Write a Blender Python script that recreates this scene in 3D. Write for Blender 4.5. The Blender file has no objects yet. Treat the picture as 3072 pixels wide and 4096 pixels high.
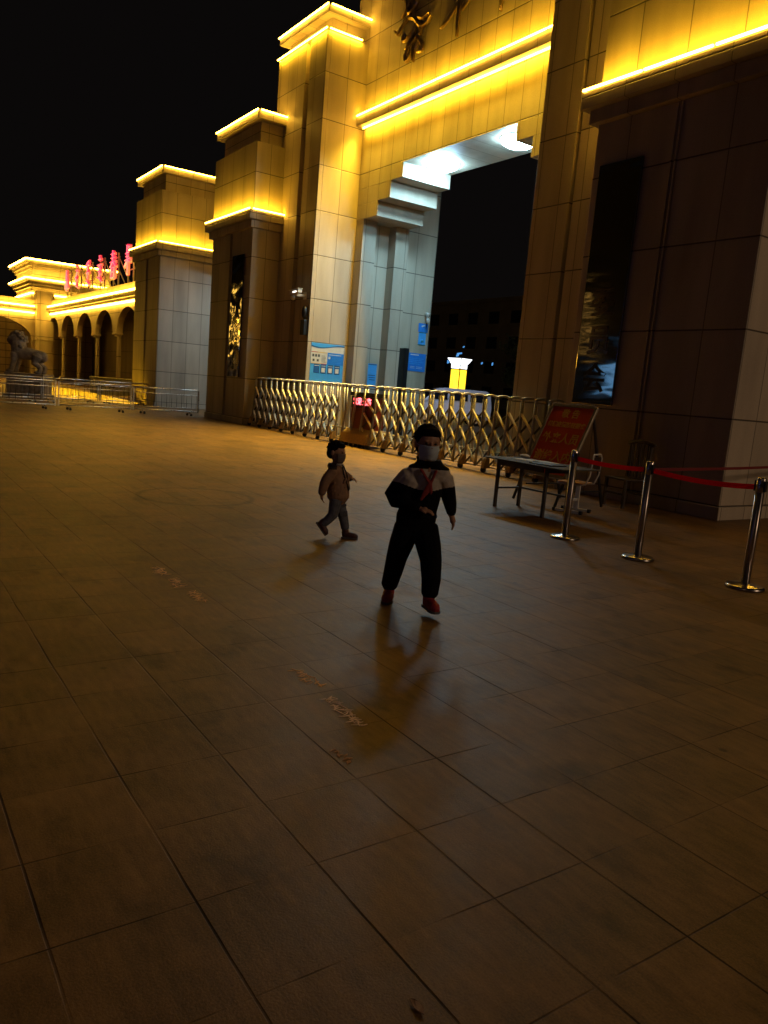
import bpy, bmesh, math, random
from mathutils import Vector, Matrix
random.seed(7)
scene = bpy.context.scene
COL = scene.collection
R = math.radians

# ---------------------------------------------------------------- camera
cam_d = bpy.data.cameras.new("camera")
cam = bpy.data.objects.new("camera", cam_d); COL.objects.link(cam)
YAW, PITCH, ROLL = R(55.1456), R(-9.0203), R(4.7993)
fwd = Vector((-math.sin(YAW)*math.cos(PITCH), math.cos(YAW)*math.cos(PITCH), math.sin(PITCH)))
rgt = Vector((math.cos(YAW), math.sin(YAW), 0)); upv = rgt.cross(fwd)
r2 = rgt*math.cos(ROLL) + upv*math.sin(ROLL); u2 = upv*math.cos(ROLL) - rgt*math.sin(ROLL)
cam.matrix_world = Matrix(((r2.x, u2.x, -fwd.x, 0), (r2.y, u2.y, -fwd.y, 0), (r2.z, u2.z, -fwd.z, 1.5), (0, 0, 0, 1)))
cam_d.sensor_fit = 'HORIZONTAL'; cam_d.sensor_width = 36.0; cam_d.lens = 36.0*3052.9/3072
cam_d.clip_start = 0.05; cam_d.clip_end = 2000
scene.camera = cam

# ---------------------------------------------------------------- world (night)
world = bpy.data.worlds.new("World"); scene.world = world; world.use_nodes = True
wn = world.node_tree.nodes; wl = world.node_tree.links
bg = wn['Background']; bg.inputs['Color'].default_value = (1.0, 0.82, 0.78, 1); bg.inputs['Strength'].default_value = 0.0030
scene.view_settings.view_transform = 'Standard'; scene.view_settings.look = 'None'
scene.view_settings.exposure = 0.0; scene.view_settings.gamma = 1.0
scene.cycles.use_denoising = True
scene.cycles.use_light_tree = True
scene.cycles.max_bounces = 6; scene.cycles.diffuse_bounces = 3; scene.cycles.glossy_bounces = 4
scene.cycles.sample_clamp_indirect = 4.0
scene.cycles.caustics_reflective = False; scene.cycles.caustics_refractive = False

LED_STR = 46.0
CEIL_STR = 118.0
WASH = 8.6          # watts per metre of a wall-washer strip

# ---------------------------------------------------------------- helpers
def new_bm(): return bmesh.new()
def box(bm, x0, x1, y0, y1, z0, z1):
    vs = [bm.verts.new(p) for p in ((x0,y0,z0),(x1,y0,z0),(x1,y1,z0),(x0,y1,z0),(x0,y0,z1),(x1,y0,z1),(x1,y1,z1),(x0,y1,z1))]
    fs = []
    for f in ((0,3,2,1),(4,5,6,7),(0,1,5,4),(1,2,6,5),(2,3,7,6),(3,0,4,7)):
        fs.append(bm.faces.new([vs[i] for i in f]))
    return fs
def obox(bm, a, b, w, h, up=(0,0,1)):
    """box beam from a to b, w wide, h deep"""
    a, b = Vector(a), Vector(b); d = (b-a).normalized(); u = Vector(up)
    if abs(d.dot(u)) > .98: u = Vector((0,1,0))
    s = d.cross(u).normalized(); t = s.cross(d).normalized()
    vs = []
    for p in (a, b):
        for i, j in ((-1,-1),(1,-1),(1,1),(-1,1)):
            vs.append(bm.verts.new(p + s*w/2*i + t*h/2*j))
    for f in ((0,3,2,1),(4,5,6,7),(0,1,5,4),(1,2,6,5),(2,3,7,6),(3,0,4,7)): bm.faces.new([vs[i] for i in f])
def tube(bm, pts, rad, seg=10, cap=True, flat=1.0):
    """tapered tube through pts; rounded ends"""
    pts = [Vector(p) for p in pts]
    if not isinstance(rad, (list, tuple)): rad = [rad]*len(pts)
    rad = list(rad)
    if cap:
        d0 = (pts[0]-pts[1]).normalized(); d1 = (pts[-1]-pts[-2]).normalized()
        pts = [pts[0]+d0*rad[0]*.6] + pts + [pts[-1]+d1*rad[-1]*.6]
        rad = [rad[0]*.55] + rad + [rad[-1]*.55]
    rings = []; prev = None
    for i, p in enumerate(pts):
        d = (pts[min(i+1, len(pts)-1)] - pts[max(i-1, 0)]).normalized()
        if prev is None:
            ref = Vector((0,0,1)) if abs(d.z) < .9 else Vector((0,1,0))
            s = d.cross(ref).normalized()
        else:
            s = (prev - d*prev.dot(d)).normalized()
        prev = s; t = d.cross(s)
        rings.append([bm.verts.new(p + (s*math.cos(2*math.pi*k/seg) + t*math.sin(2*math.pi*k/seg)*flat)*rad[i]) for k in range(seg)])
    for a, b in zip(rings, rings[1:]):
        for k in range(seg):
            f = bm.faces.new((a[k], a[(k+1) % seg], b[(k+1) % seg], b[k])); f.smooth = True
    bm.faces.new(list(reversed(rings[0]))); bm.faces.new(rings[-1])
def lathe(bm, c, prof, seg=28, axis='z'):
    rings = []
    for r_, z_ in prof:
        ring = []
        for k in range(seg):
            a = 2*math.pi*k/seg
            if axis == 'z': p = (c[0]+r_*math.cos(a), c[1]+r_*math.sin(a), c[2]+z_)
            elif axis == 'y': p = (c[0]+r_*math.cos(a), c[1]+z_, c[2]+r_*math.sin(a))
            else: p = (c[0]+z_, c[1]+r_*math.cos(a), c[2]+r_*math.sin(a))
            ring.append(bm.verts.new(p))
        rings.append(ring)
    for a, b in zip(rings, rings[1:]):
        for k in range(seg):
            f = bm.faces.new((a[k], a[(k+1) % seg], b[(k+1) % seg], b[k])); f.smooth = True
    bm.faces.new(rings[0]); bm.faces.new(rings[-1])
def ellipsoid(bm, c, r, seg=20, rings=12, mat=0, rot=None):
    res = bmesh.ops.create_uvsphere(bm, u_segments=seg, v_segments=rings, radius=1)
    M = Matrix.Translation(c) @ (rot if rot else Matrix()) @ Matrix.Diagonal((r[0], r[1], r[2], 1))
    bmesh.ops.transform(bm, matrix=M, verts=res['verts'])
    for v in res['verts']:
        for f in v.link_faces: f.smooth = True; f.material_index = mat
    return res['verts']
def prism(bm, poly, axis, a, b):
    """poly of 2-D points extruded along axis from a to b. axis y: (x,z); x: (y,z); z: (x,y)"""
    def P(p, t):
        return {'y': (p[0], t, p[1]), 'x': (t, p[0], p[1]), 'z': (p[0], p[1], t)}[axis]
    A = [bm.verts.new(P(p, a)) for p in poly]; B = [bm.verts.new(P(p, b)) for p in poly]
    n = len(poly); bm.faces.new(A); bm.faces.new(list(reversed(B)))
    for i in range(n): bm.faces.new((A[i], B[i], B[(i+1) % n], A[(i+1) % n]))
def chain_world(o):
    M = Matrix()
    while o is not None:
        M = Matrix.LocRotScale(o.location, o.rotation_euler, o.scale) @ M
        o = o.parent
    return M
def obj(name, bm, mats, parent=None, world=True, bevel=0, **props):
    """link bm as ONE mesh object; its coordinates are world coordinates unless world=False"""
    bmesh.ops.recalc_face_normals(bm, faces=bm.faces)
    if world and parent is not None:
        bmesh.ops.transform(bm, matrix=chain_world(parent).inverted(), verts=bm.verts)
    me = bpy.data.meshes.new(name); bm.to_mesh(me); bm.free()
    if not isinstance(mats, (list, tuple)): mats = [mats]
    for m in mats: me.materials.append(m)
    o = bpy.data.objects.new(name, me); COL.objects.link(o)
    if parent is not None: o.parent = parent
    if bevel:
        b = o.modifiers.new("bevel", 'BEVEL'); b.width = bevel; b.segments = 2; b.limit_method = 'ANGLE'
    for k, v in props.items(): o[k] = v
    return o
def thing(name, label, cat, loc=(0,0,0), rz=0, group=None):
    o = bpy.data.objects.new(name, None); COL.objects.link(o)
    o.location = loc; o.rotation_euler = (0, 0, rz); o.empty_display_size = .2
    o['label'] = label; o['category'] = cat
    if group: o['group'] = group
    return o
def tag(o, label, cat, group=None):
    o['label'] = label; o['category'] = cat
    if group: o['group'] = group
    return o
def structure(o): o['kind'] = 'structure'; return o
def copy_tree(o, parent=None):
    c = o.copy(); COL.objects.link(c); c.parent = parent
    for ch in [q for q in bpy.data.objects if q.parent == o]: copy_tree(ch, c)
    return c
def rebase(bm, loc):
    bmesh.ops.translate(bm, vec=-Vector(loc), verts=bm.verts)

# ---------------------------------------------------------------- materials
def mat(name):
    m = bpy.data.materials.new(name); m.use_nodes = True
    nt = m.node_tree; return m, nt, nt.nodes, nt.links, nt.nodes['Principled BSDF']
def simple(name, col, rough=.6, metal=0, noise=0.0, scale=20, bump=0.0, spec=.5):
    m, nt, N, L, B = mat(name)
    B.inputs['Base Color'].default_value = (*col, 1); B.inputs['Roughness'].default_value = rough
    B.inputs['Metallic'].default_value = metal; B.inputs['Specular IOR Level'].default_value = spec
    if noise or bump:
        t = N.new('ShaderNodeTexCoord'); n = N.new('ShaderNodeTexNoise'); n.inputs['Scale'].default_value = scale; n.inputs['Detail'].default_value = 5
        L.new(t.outputs['Object'], n.inputs['Vector'])
        if noise:
            mx = N.new('ShaderNodeMix'); mx.data_type = 'RGBA'; mx.blend_type = 'MULTIPLY'; mx.inputs['Factor'].default_value = 1
            r = N.new('ShaderNodeMapRange'); r.inputs['From Min'].default_value = .3; r.inputs['From Max'].default_value = .7
            r.inputs['To Min'].default_value = 1-noise; r.inputs['To Max'].default_value = 1+noise
            L.new(n.outputs['Fac'], r.inputs['Value']); mx.inputs['A'].default_value = (*col, 1); L.new(r.outputs['Result'], mx.inputs['B'])
            L.new(mx.outputs['Result'], B.inputs['Base Color'])
            r2_ = N.new('ShaderNodeMapRange'); r2_.inputs['To Min'].default_value = max(.02, rough-.12); r2_.inputs['To Max'].default_value = min(1, rough+.12)
            L.new(n.outputs['Fac'], r2_.inputs['Value']); L.new(r2_.outputs['Result'], B.inputs['Roughness'])
        if bump:
            b = N.new('ShaderNodeBump'); b.inputs['Strength'].default_value = bump; b.inputs['Distance'].default_value = .01
            L.new(n.outputs['Fac'], b.inputs['Height']); L.new(b.outputs['Normal'], B.inputs['Normal'])
    return m
def emit(name, col, s):
    m, nt, N, L, B = mat(name)
    B.inputs['Base Color'].default_value = (.8, .8, .8, 1)
    B.inputs['Emission Color'].default_value = (*col, 1); B.inputs['Emission Strength'].default_value = s
    return m
def math_node(N, L, op, a, b=None, c=None):
    n = N.new('ShaderNodeMath'); n.operation = op
    for i, v in enumerate((a, b, c)):
        if v is None: continue
        if isinstance(v, (int, float)): n.inputs[i].default_value = v
        else: L.new(v, n.inputs[i])
    return n.outputs[0]
def joint_lines(N, L, coord, off, sp, half):
    """1 on a joint, 0 elsewhere; also returns the panel index"""
    a = math_node(N, L, 'SUBTRACT', coord, off); a = math_node(N, L, 'DIVIDE', a, sp)
    idx = math_node(N, L, 'FLOOR', math_node(N, L, 'ADD', a, 0.0))
    f = math_node(N, L, 'FRACT', math_node(N, L, 'ADD', a, .5)); f = math_node(N, L, 'ABSOLUTE', math_node(N, L, 'SUBTRACT', f, .5))
    d = math_node(N, L, 'MULTIPLY', f, sp)
    mr = N.new('ShaderNodeMapRange'); mr.inputs['From Min'].default_value = half*.6; mr.inputs['From Max'].default_value = half*1.4
    mr.inputs['To Min'].default_value = 1; mr.inputs['To Max'].default_value = 0
    L.new(d, mr.inputs['Value'])
    return mr.outputs['Result'], idx
def stone(name, col=(.48, .41, .315), z=(1.503, 1.292), x=(0, .59), y=(12.2, .77), half=.011, rough=.55):
    """granite cladding with panel joints, by world position"""
    m, nt, N, L, B = mat(name)
    g = N.new('ShaderNodeNewGeometry'); s = N.new('ShaderNodeSeparateXYZ'); L.new(g.outputs['Position'], s.inputs[0])
    sn = N.new('ShaderNodeSeparateXYZ'); L.new(g.outputs['True Normal'], sn.inputs[0])
    jz, iz = joint_lines(N, L, s.outputs['Z'], z[0], z[1], half)
    jx, ix = joint_lines(N, L, s.outputs['X'], x[0], x[1], half*.8)
    jy, iy = joint_lines(N, L, s.outputs['Y'], y[0], y[1], half*.8)
    isx = math_node(N, L, 'GREATER_THAN', math_node(N, L, 'ABSOLUTE', sn.outputs['X']), .5)
    isz = math_node(N, L, 'GREATER_THAN', math_node(N, L, 'ABSOLUTE', sn.outputs['Z']), .5)
    jv = math_node(N, L, 'ADD', math_node(N, L, 'MULTIPLY', jy, isx), math_node(N, L, 'MULTIPLY', jx, math_node(N, L, 'SUBTRACT', 1, isx)))
    jz2 = math_node(N, L, 'MULTIPLY', jz, math_node(N, L, 'SUBTRACT', 1, isz))
    j = math_node(N, L, 'MAXIMUM', math_node(N, L, 'MULTIPLY', jv, .75), jz2)
    iv = math_node(N, L, 'ADD', math_node(N, L, 'MULTIPLY', iy, isx), math_node(N, L, 'MULTIPLY', ix, math_node(N, L, 'SUBTRACT', 1, isx)))
    cmb = N.new('ShaderNodeCombineXYZ'); L.new(iv, cmb.inputs[0]); L.new(iz, cmb.inputs[1]); L.new(isx, cmb.inputs[2])
    wn_ = N.new('ShaderNodeTexWhiteNoise'); wn_.noise_dimensions = '3D'; L.new(cmb.outputs[0], wn_.inputs['Vector'])
    n1 = N.new('ShaderNodeTexNoise'); n1.inputs['Scale'].default_value = 60; n1.inputs['Detail'].default_value = 6; L.new(g.outputs['Position'], n1.inputs['Vector'])
    n2 = N.new('ShaderNodeTexNoise'); n2.inputs['Scale'].default_value = 1.1; n2.inputs['Detail'].default_value = 5
    mp = N.new('ShaderNodeMapping'); mp.inputs['Scale'].default_value = (1.6, 1.6, .28); L.new(g.outputs['Position'], mp.inputs['Vector']); L.new(mp.outputs[0], n2.inputs['Vector'])
    f = math_node(N, L, 'ADD', math_node(N, L, 'MULTIPLY', wn_.outputs['Value'], .13), .82)
    f = math_node(N, L, 'ADD', f, math_node(N, L, 'MULTIPLY', math_node(N, L, 'SUBTRACT', n1.outputs['Fac'], .5), .35))
    f = math_node(N, L, 'ADD', f, math_node(N, L, 'MULTIPLY', math_node(N, L, 'SUBTRACT', n2.outputs['Fac'], .5), .85))
    f = math_node(N, L, 'MULTIPLY', f, math_node(N, L, 'SUBTRACT', 1, math_node(N, L, 'MULTIPLY', j, .82)))
    vm = N.new('ShaderNodeVectorMath'); vm.operation = 'SCALE'; vm.inputs[0].default_value = col; L.new(f, vm.inputs['Scale'])
    L.new(vm.outputs[0], B.inputs['Base Color'])
    B.inputs['Roughness'].default_value = rough; B.inputs['Specular IOR Level'].default_value = .35
    b = N.new('ShaderNodeBump'); b.inputs['Strength'].default_value = .6; b.inputs['Distance'].default_value = .012
    h = math_node(N, L, 'SUBTRACT', math_node(N, L, 'MULTIPLY', n1.outputs['Fac'], .08), j)
    L.new(h, b.inputs['Height']); L.new(b.outputs['Normal'], B.inputs['Normal'])
    return m

def paving():
    m, nt, N, L, B = mat("paving_slabs")
    g = N.new('ShaderNodeNewGeometry'); s = N.new('ShaderNodeSeparateXYZ'); L.new(g.outputs['Position'], s.inputs[0])
    wob = N.new('ShaderNodeTexNoise'); wob.inputs['Scale'].default_value = 2.3; L.new(g.outputs['Position'], wob.inputs['Vector'])
    wx = math_node(N, L, 'ADD', s.outputs['X'], math_node(N, L, 'MULTIPLY', math_node(N, L, 'SUBTRACT', wob.outputs['Fac'], .5), .010))
    wy = math_node(N, L, 'ADD', s.outputs['Y'], math_node(N, L, 'MULTIPLY', math_node(N, L, 'SUBTRACT', wob.outputs['Fac'], .5), -.010))
    jx, ix = joint_lines(N, L, wx, -1.494, .398, .0026)
    jy, iy = joint_lines(N, L, wy, 1.172, .398, .0036)
    # how open each joint is changes along the floor
    nj = N.new('ShaderNodeTexNoise'); nj.inputs['Scale'].default_value = 1.7; nj.inputs['Detail'].default_value = 2; L.new(g.outputs['Position'], nj.inputs['Vector'])
    op = N.new('ShaderNodeMapRange'); op.inputs['From Min'].default_value = .36; op.inputs['From Max'].default_value = .62; op.inputs['To Min'].default_value = .15; op.inputs['To Max'].default_value = 1
    L.new(nj.outputs['Fac'], op.inputs['Value'])
    nj2 = N.new('ShaderNodeTexNoise'); nj2.inputs['Scale'].default_value = 2.6; nj2.inputs['Detail'].default_value = 2
    mp2 = N.new('ShaderNodeMapping'); mp2.inputs['Location'].default_value = (13, 4, 2); L.new(g.outputs['Position'], mp2.inputs['Vector']); L.new(mp2.outputs[0], nj2.inputs['Vector'])
    op2 = N.new('ShaderNodeMapRange'); op2.inputs['From Min'].default_value = .40; op2.inputs['From Max'].default_value = .62; op2.inputs['To Min'].default_value = .05; op2.inputs['To Max'].default_value = .95
    L.new(nj2.outputs['Fac'], op2.inputs['Value'])
    j = math_node(N, L, 'MAXIMUM', math_node(N, L, 'MULTIPLY', jx, op2.outputs['Result']), math_node(N, L, 'MULTIPLY', jy, op.outputs['Result']))
    cmb = N.new('ShaderNodeCombineXYZ'); L.new(ix, cmb.inputs[0]); L.new(iy, cmb.inputs[1])
    wnn = N.new('ShaderNodeTexWhiteNoise'); L.new(cmb.outputs[0], wnn.inputs['Vector'])
    def noise(sc, det, scale=(1,1,1), ro=.55):
        n = N.new('ShaderNodeTexNoise'); n.inputs['Scale'].default_value = sc; n.inputs['Detail'].default_value = det; n.inputs['Roughness'].default_value = ro
        mp = N.new('ShaderNodeMapping'); mp.inputs['Scale'].default_value = scale; L.new(g.outputs['Position'], mp.inputs['Vector']); L.new(mp.outputs[0], n.inputs['Vector']); return n.outputs['Fac']
    grain = noise(140, 5); blot = noise(1.3, 7, ro=.65); blot2 = noise(.35, 4); streak = noise(6, 5, (1, 5, 1))
    f = math_node(N, L, 'ADD', .72, math_node(N, L, 'MULTIPLY', wnn.outputs['Value'], .30))
    mid = noise(4.5, 8, ro=.7)
    for src, a in ((grain, 1.0), (blot, 1.3), (blot2, .8), (streak, .9), (mid, 1.3)):
        f = math_node(N, L, 'ADD', f, math_node(N, L, 'MULTIPLY', math_node(N, L, 'SUBTRACT', src, .5), a))
    # old stains, dark scuffs and tyre rings with a shape of their own
    st = noise(2.2, 6, (1, 1.6, 1), .6); mr = N.new('ShaderNodeMapRange'); mr.inputs['From Min'].default_value = .56; mr.inputs['From Max'].default_value = .70; mr.inputs['To Min'].default_value = 1; mr.inputs['To Max'].default_value = .42
    L.new(st, mr.inputs['Value']); f = math_node(N, L, 'MULTIPLY', f, mr.outputs['Result'])
    vo = N.new('ShaderNodeTexVoronoi'); vo.inputs['Scale'].default_value = 2.4; vo.inputs['Randomness'].default_value = 1; L.new(g.outputs['Position'], vo.inputs['Vector'])
    gum = N.new('ShaderNodeMapRange'); gum.inputs['From Min'].default_value = .035; gum.inputs['From Max'].default_value = .055; gum.inputs['To Min'].default_value = .45; gum.inputs['To Max'].default_value = 1
    L.new(math_node(N, L, 'ADD', vo.outputs['Distance'], math_node(N, L, 'MULTIPLY', math_node(N, L, 'SUBTRACT', mid, .5), .05)), gum.inputs['Value']); f = math_node(N, L, 'MULTIPLY', f, gum.outputs['Result'])
    for cx, cy, rr_, wd in ((-9.09, 3.45, .69, .055), (-12.2, 6.1, .45, .04), (-7.2, 4.9, .5, .03)):
        dx = math_node(N, L, 'SUBTRACT', s.outputs['X'], cx); dy = math_node(N, L, 'SUBTRACT', s.outputs['Y'], cy)
        dd = math_node(N, L, 'SQRT', math_node(N, L, 'ADD', math_node(N, L, 'MULTIPLY', dx, dx), math_node(N, L, 'MULTIPLY', dy, dy)))
        dd = math_node(N, L, 'ABSOLUTE', math_node(N, L, 'SUBTRACT', dd, rr_)); dd = math_node(N, L, 'ADD', dd, math_node(N, L, 'MULTIPLY', math_node(N, L, 'SUBTRACT', mid, .5), .12))
        rg = N.new('ShaderNodeMapRange'); rg.inputs['From Min'].default_value = wd*.3; rg.inputs['From Max'].default_value = wd; rg.inputs['To Min'].default_value = .5; rg.inputs['To Max'].default_value = 1
        L.new(dd, rg.inputs['Value']); f = math_node(N, L, 'MULTIPLY', f, rg.outputs['Result'])
    f = math_node(N, L, 'MAXIMUM', f, .12)
    f = math_node(N, L, 'MULTIPLY', f, math_node(N, L, 'SUBTRACT', 1, math_node(N, L, 'MULTIPLY', j, .85)))
    vm = N.new('ShaderNodeVectorMath'); vm.operation = 'SCALE'; vm.inputs[0].default_value = (.168, .095, .036); L.new(f, vm.inputs['Scale'])
    L.new(vm.outputs[0], B.inputs['Base Color'])
    rr = math_node(N, L, 'ADD', .36, math_node(N, L, 'MULTIPLY', mid, .30)); rr = math_node(N, L, 'ADD', rr, math_node(N, L, 'MULTIPLY', j, .3))
    rr = math_node(N, L, 'ADD', rr, math_node(N, L, 'MULTIPLY', wnn.outputs['Value'], .03))
    L.new(rr, B.inputs['Roughness']); B.inputs['Specular IOR Level'].default_value = .22
    b = N.new('ShaderNodeBump'); b.inputs['Strength'].default_value = .55; b.inputs['Distance'].default_value = .006
    h = math_node(N, L, 'ADD', math_node(N, L, 'MULTIPLY', grain, .35), math_node(N, L, 'MULTIPLY', mid, .9)); h = math_node(N, L, 'SUBTRACT', h, j)
    L.new(h, b.inputs['Height']); L.new(b.outputs['Normal'], B.inputs['Normal'])
    return m

M_GATE = stone("granite_gate", x=(-20.73, .588), y=(12.2, .77))
M_PIER2 = stone("granite_side_pier", x=(-25.43, .9), y=(10.955, .5))
M_PIERR = stone("granite_right_pier", x=(-7.125, .93), y=(11.16, .62))
M_PIER1 = stone("granite_far_pier", x=(-34.45, .9), y=(11.09, .625))
M_CREAM = stone("cream_stone", col=(.50, .44, .34), z=(.9, 1.3), x=(-64.0, 2.6), y=(12.2, 2.2), half=.02)
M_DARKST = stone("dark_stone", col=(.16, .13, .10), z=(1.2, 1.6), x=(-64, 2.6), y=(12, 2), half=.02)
M_PAVE = paving()
M_LED = emit("led_warm", (1.0, .52, .042), LED_STR)
M_LEDFAR = emit("led_warm_far", (1.0, .52, .045), 42)
M_COOL = emit("lamp_cool_white", (.42, .78, 1.0), CEIL_STR)
M_COOLX = emit("assumed_passage_lamp", (.58, .80, .95), 100)
M_RED = emit("led_red_pink", (1.0, .06, .14), 1.5)
M_REDB = emit("led_red_edge", (1.0, .004, .05), .8)
M_REDDOT = emit("led_red_text", (1.0, .10, .12), 5)
M_YEL = emit("lantern_yellow", (1.0, .62, .015), 2.2)
M_WHITEL = emit("lantern_white", (.9, .95, 1.0), 2.5)
M_BLUEL = emit("blue_window", (.10, .42, 1.0), .8)
M_STEEL = simple("brushed_steel", (.62, .60, .56), .30, 1, .12, 40)
M_GPOST = simple("gate_post_steel", (.36, .33, .29), .40, .5, .08, 30)
M_DKBAR = simple("shaded_bars", (.09, .075, .055), .40, .8, .08, 30)  # shade on the rising scissor diagonal put into the colour; barrier bars share it
M_LITBAR = simple("lit_bars", (.92, .78, .46), .5, .0, .08, 30)  # light on the falling scissor diagonal put into a bright colour
M_CHROME = simple("chrome", (.42, .40, .40), .22, 1, .05, 8)
M_POST = simple("brushed_post", (.42, .39, .38), .30, 1)
_n = M_POST.node_tree; _b = _n.nodes['Principled BSDF']; _b.inputs['Anisotropic'].default_value = .9; _b.inputs['Anisotropic Rotation'].default_value = 0.25
_t = _n.nodes.new('ShaderNodeTangent'); _t.direction_type = 'RADIAL'; _t.axis = 'Z'; _n.links.new(_t.outputs[0], _b.inputs['Tangent'])
M_BRASS = simple("gold_letters", (.58, .43, .22), .32, 1, .12, 15)
M_BLACK = simple("black_plastic", (.015, .015, .017), .45)
M_RUBBER = simple("rubber", (.02, .02, .02), .8)
M_DKMET = simple("dark_metal", (.05, .05, .055), .4, .8)
M_HOUS = simple("caster_housing", (.34, .21, .08), .5, 0, .2, 20)
M_REDCAB = simple("red_cabinet", (.16, .02, .015), .35, 0, .2, 6)
M_SIGNRED = simple("sign_red", (.75, .085, .02), .4, 0, .15, 3)
M_SIGNYEL = simple("sign_yellow", (.85, .50, .06), .5)
M_ALU = simple("sign_frame", (.33, .29, .22), .4, .6, .15, 20)
M_BELT = simple("red_belt", (.80, .03, .05), .6, 0, .1, 60)
_n = M_BELT.node_tree; _o = [q for q in _n.nodes if q.type == 'OUTPUT_MATERIAL'][0]; _b = _n.nodes['Principled BSDF']
_t = _n.nodes.new('ShaderNodeBsdfTranslucent'); _t.inputs['Color'].default_value = (.85, .03, .05, 1); _m = _n.nodes.new('ShaderNodeMixShader'); _m.inputs[0].default_value = .55
_n.links.new(_b.outputs[0], _m.inputs[1]); _n.links.new(_t.outputs[0], _m.inputs[2]); _n.links.new(_m.outputs[0], _o.inputs[0])
M_BELTSHADE = simple("shaded_red_belt", (.16, .012, .014), .7)  # same red belt, its want of light put into a darker colour
M_WOOD = simple("wood_seat", (.42, .24, .11), .5, 0, .25, 12)
M_DKWOOD = simple("dark_wood", (.035, .022, .015), .5, 0, .3, 12)
M_TABLE = simple("table_top", (.075, .066, .054), .75, 0, .2, 10, 0, .15)
M_TLEG = simple("table_leg", (.07, .062, .055), .45, .3, .2, 15)
M_PAPER = simple("paper", (.55, .54, .50), .8)
M_SKIN = simple("skin", (.36, .20, .13), .55, 0, .08, 30)
M_HAIR = simple("hair", (.006, .005, .0045), .95, 0, .3, 90, .5, .05)
M_MASKT = simple("mask_dull", (.15, .12, .11), .85, 0, .1, 40)
M_MASKB = simple("mask_blue", (.42, .50, .60), .8, 0, .1, 40)
M_NAVY = simple("track_navy", (.006, .006, .009), .9, 0, .3, 25, .4, .06)
M_GREYW = simple("track_pale", (.42, .38, .34), .8, 0, .15, 25, .4)
M_SCARF = simple("scarf_red", (.22, .018, .015), .7, 0, .2, 25, .4)
M_TAN = simple("jacket_tan", (.26, .155, .095), .85, 0, .2, 25, .5)
M_TANDK = simple("jacket_trim", (.03, .02, .018), .8)
M_DENIM = simple("denim", (.10, .11, .14), .85, 0, .3, 30, .5)
M_SHOERED = simple("shoe_red", (.30, .02, .03), .55, 0, .2, 30)
M_SHOEDK = simple("shoe_dark", (.06, .02, .02), .55, 0, .2, 30)
M_SOLE = simple("sole", (.10, .09, .09), .7)
M_EYE = simple("eye", (.02, .015, .01), .2)
M_STATUE = simple("statue_stone", (.22, .19, .16), .85, 0, .35, 6, .8)
M_CARW = simple("car_white", (.55, .58, .66), .25, 0, .05, 3)
M_GLASS = simple("dark_glass", (.012, .014, .018), .08, 0)
M_GREYCAB = simple("grey_cabinet", (.30, .31, .30), .5, .2, .15, 8)
M_LEAF = simple("leaves", (.05, .075, .03), .7, 0, .4, 3)
M_BARK = simple("bark", (.07, .05, .035), .9, 0, .3, 12, .6)
M_FARB = simple("far_building_wall", (.20, .18, .16), .8, 0, .15, .6)
M_WHITEP = simple("white_plastic", (.62, .62, .60), .35)

# ---------------------------------------------------------------- unseen side lights (assumed street lamps, plus a yard lamp added for the van)
def assumed_street_yard_light(loc, target, energy, size, col):
    ld = bpy.data.lights.new("assumed_street_yard_lamp", 'AREA'); ld.energy = energy; ld.size = size; ld.color = col
    lo = bpy.data.objects.new("assumed_street_yard_lamp", ld); COL.objects.link(lo)
    ld.spread = R(125); lo.location = loc; lo.rotation_euler = (Vector(target)-Vector(loc)).to_track_quat('-Z', 'Y').to_euler()
    return lo
assumed_street_yard_light((15, 12.6, 8.5), (-6, 12, 1), 330, 2.2, (1.0, .66, .40))
assumed_street_yard_light((4, -7, 9), (2.5, -3, 0), 20, 2.0, (1.0, .56, .38))
assumed_street_yard_light((-33, -4, 9), (-33, -3, 0), 13, 2.0, (1.0, .42, .08))
assumed_street_yard_light((-30, 21, 6), (-32.5, 26, .5), 90, .6, (.55, .70, 1.0))  # unseen yard lamp beyond the gate, added to light the van

# ================================================================ ground
bm = new_bm(); box(bm, -400, 250, -150, 450, -1, 0)
structure(obj("plaza_pavement", bm, M_PAVE))

# ================================================================ the gate portal
def led_bars(bm, a, b, r=.016, seg=1.25, gap=.045):
    a, b = Vector(a), Vector(b); n = max(1, round((b-a).length/seg)); d = (b-a)/n; u = d.normalized()
    for i in range(n):
        obox(bm, a+d*i+u*gap/2, a+d*(i+1)-u*gap/2, r*2, r*2)
def ring_led(name, parent, x0, x1, y0, y1, z, faces="frl", m=None):
    """light bars along the outer edges of a ledge (f = front, r = right, l = left)"""
    bm = new_bm()
    if 'f' in faces: led_bars(bm, (x0, y0, z), (x1, y0, z))
    if 'r' in faces: led_bars(bm, (x1+.002, y0+.08, z), (x1+.002, y1, z))
    if 'l' in faces: led_bars(bm, (x0-.002, y0+.08, z), (x0-.002, y1, z))
    return obj(name, bm, m or M_LED, parent)

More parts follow.
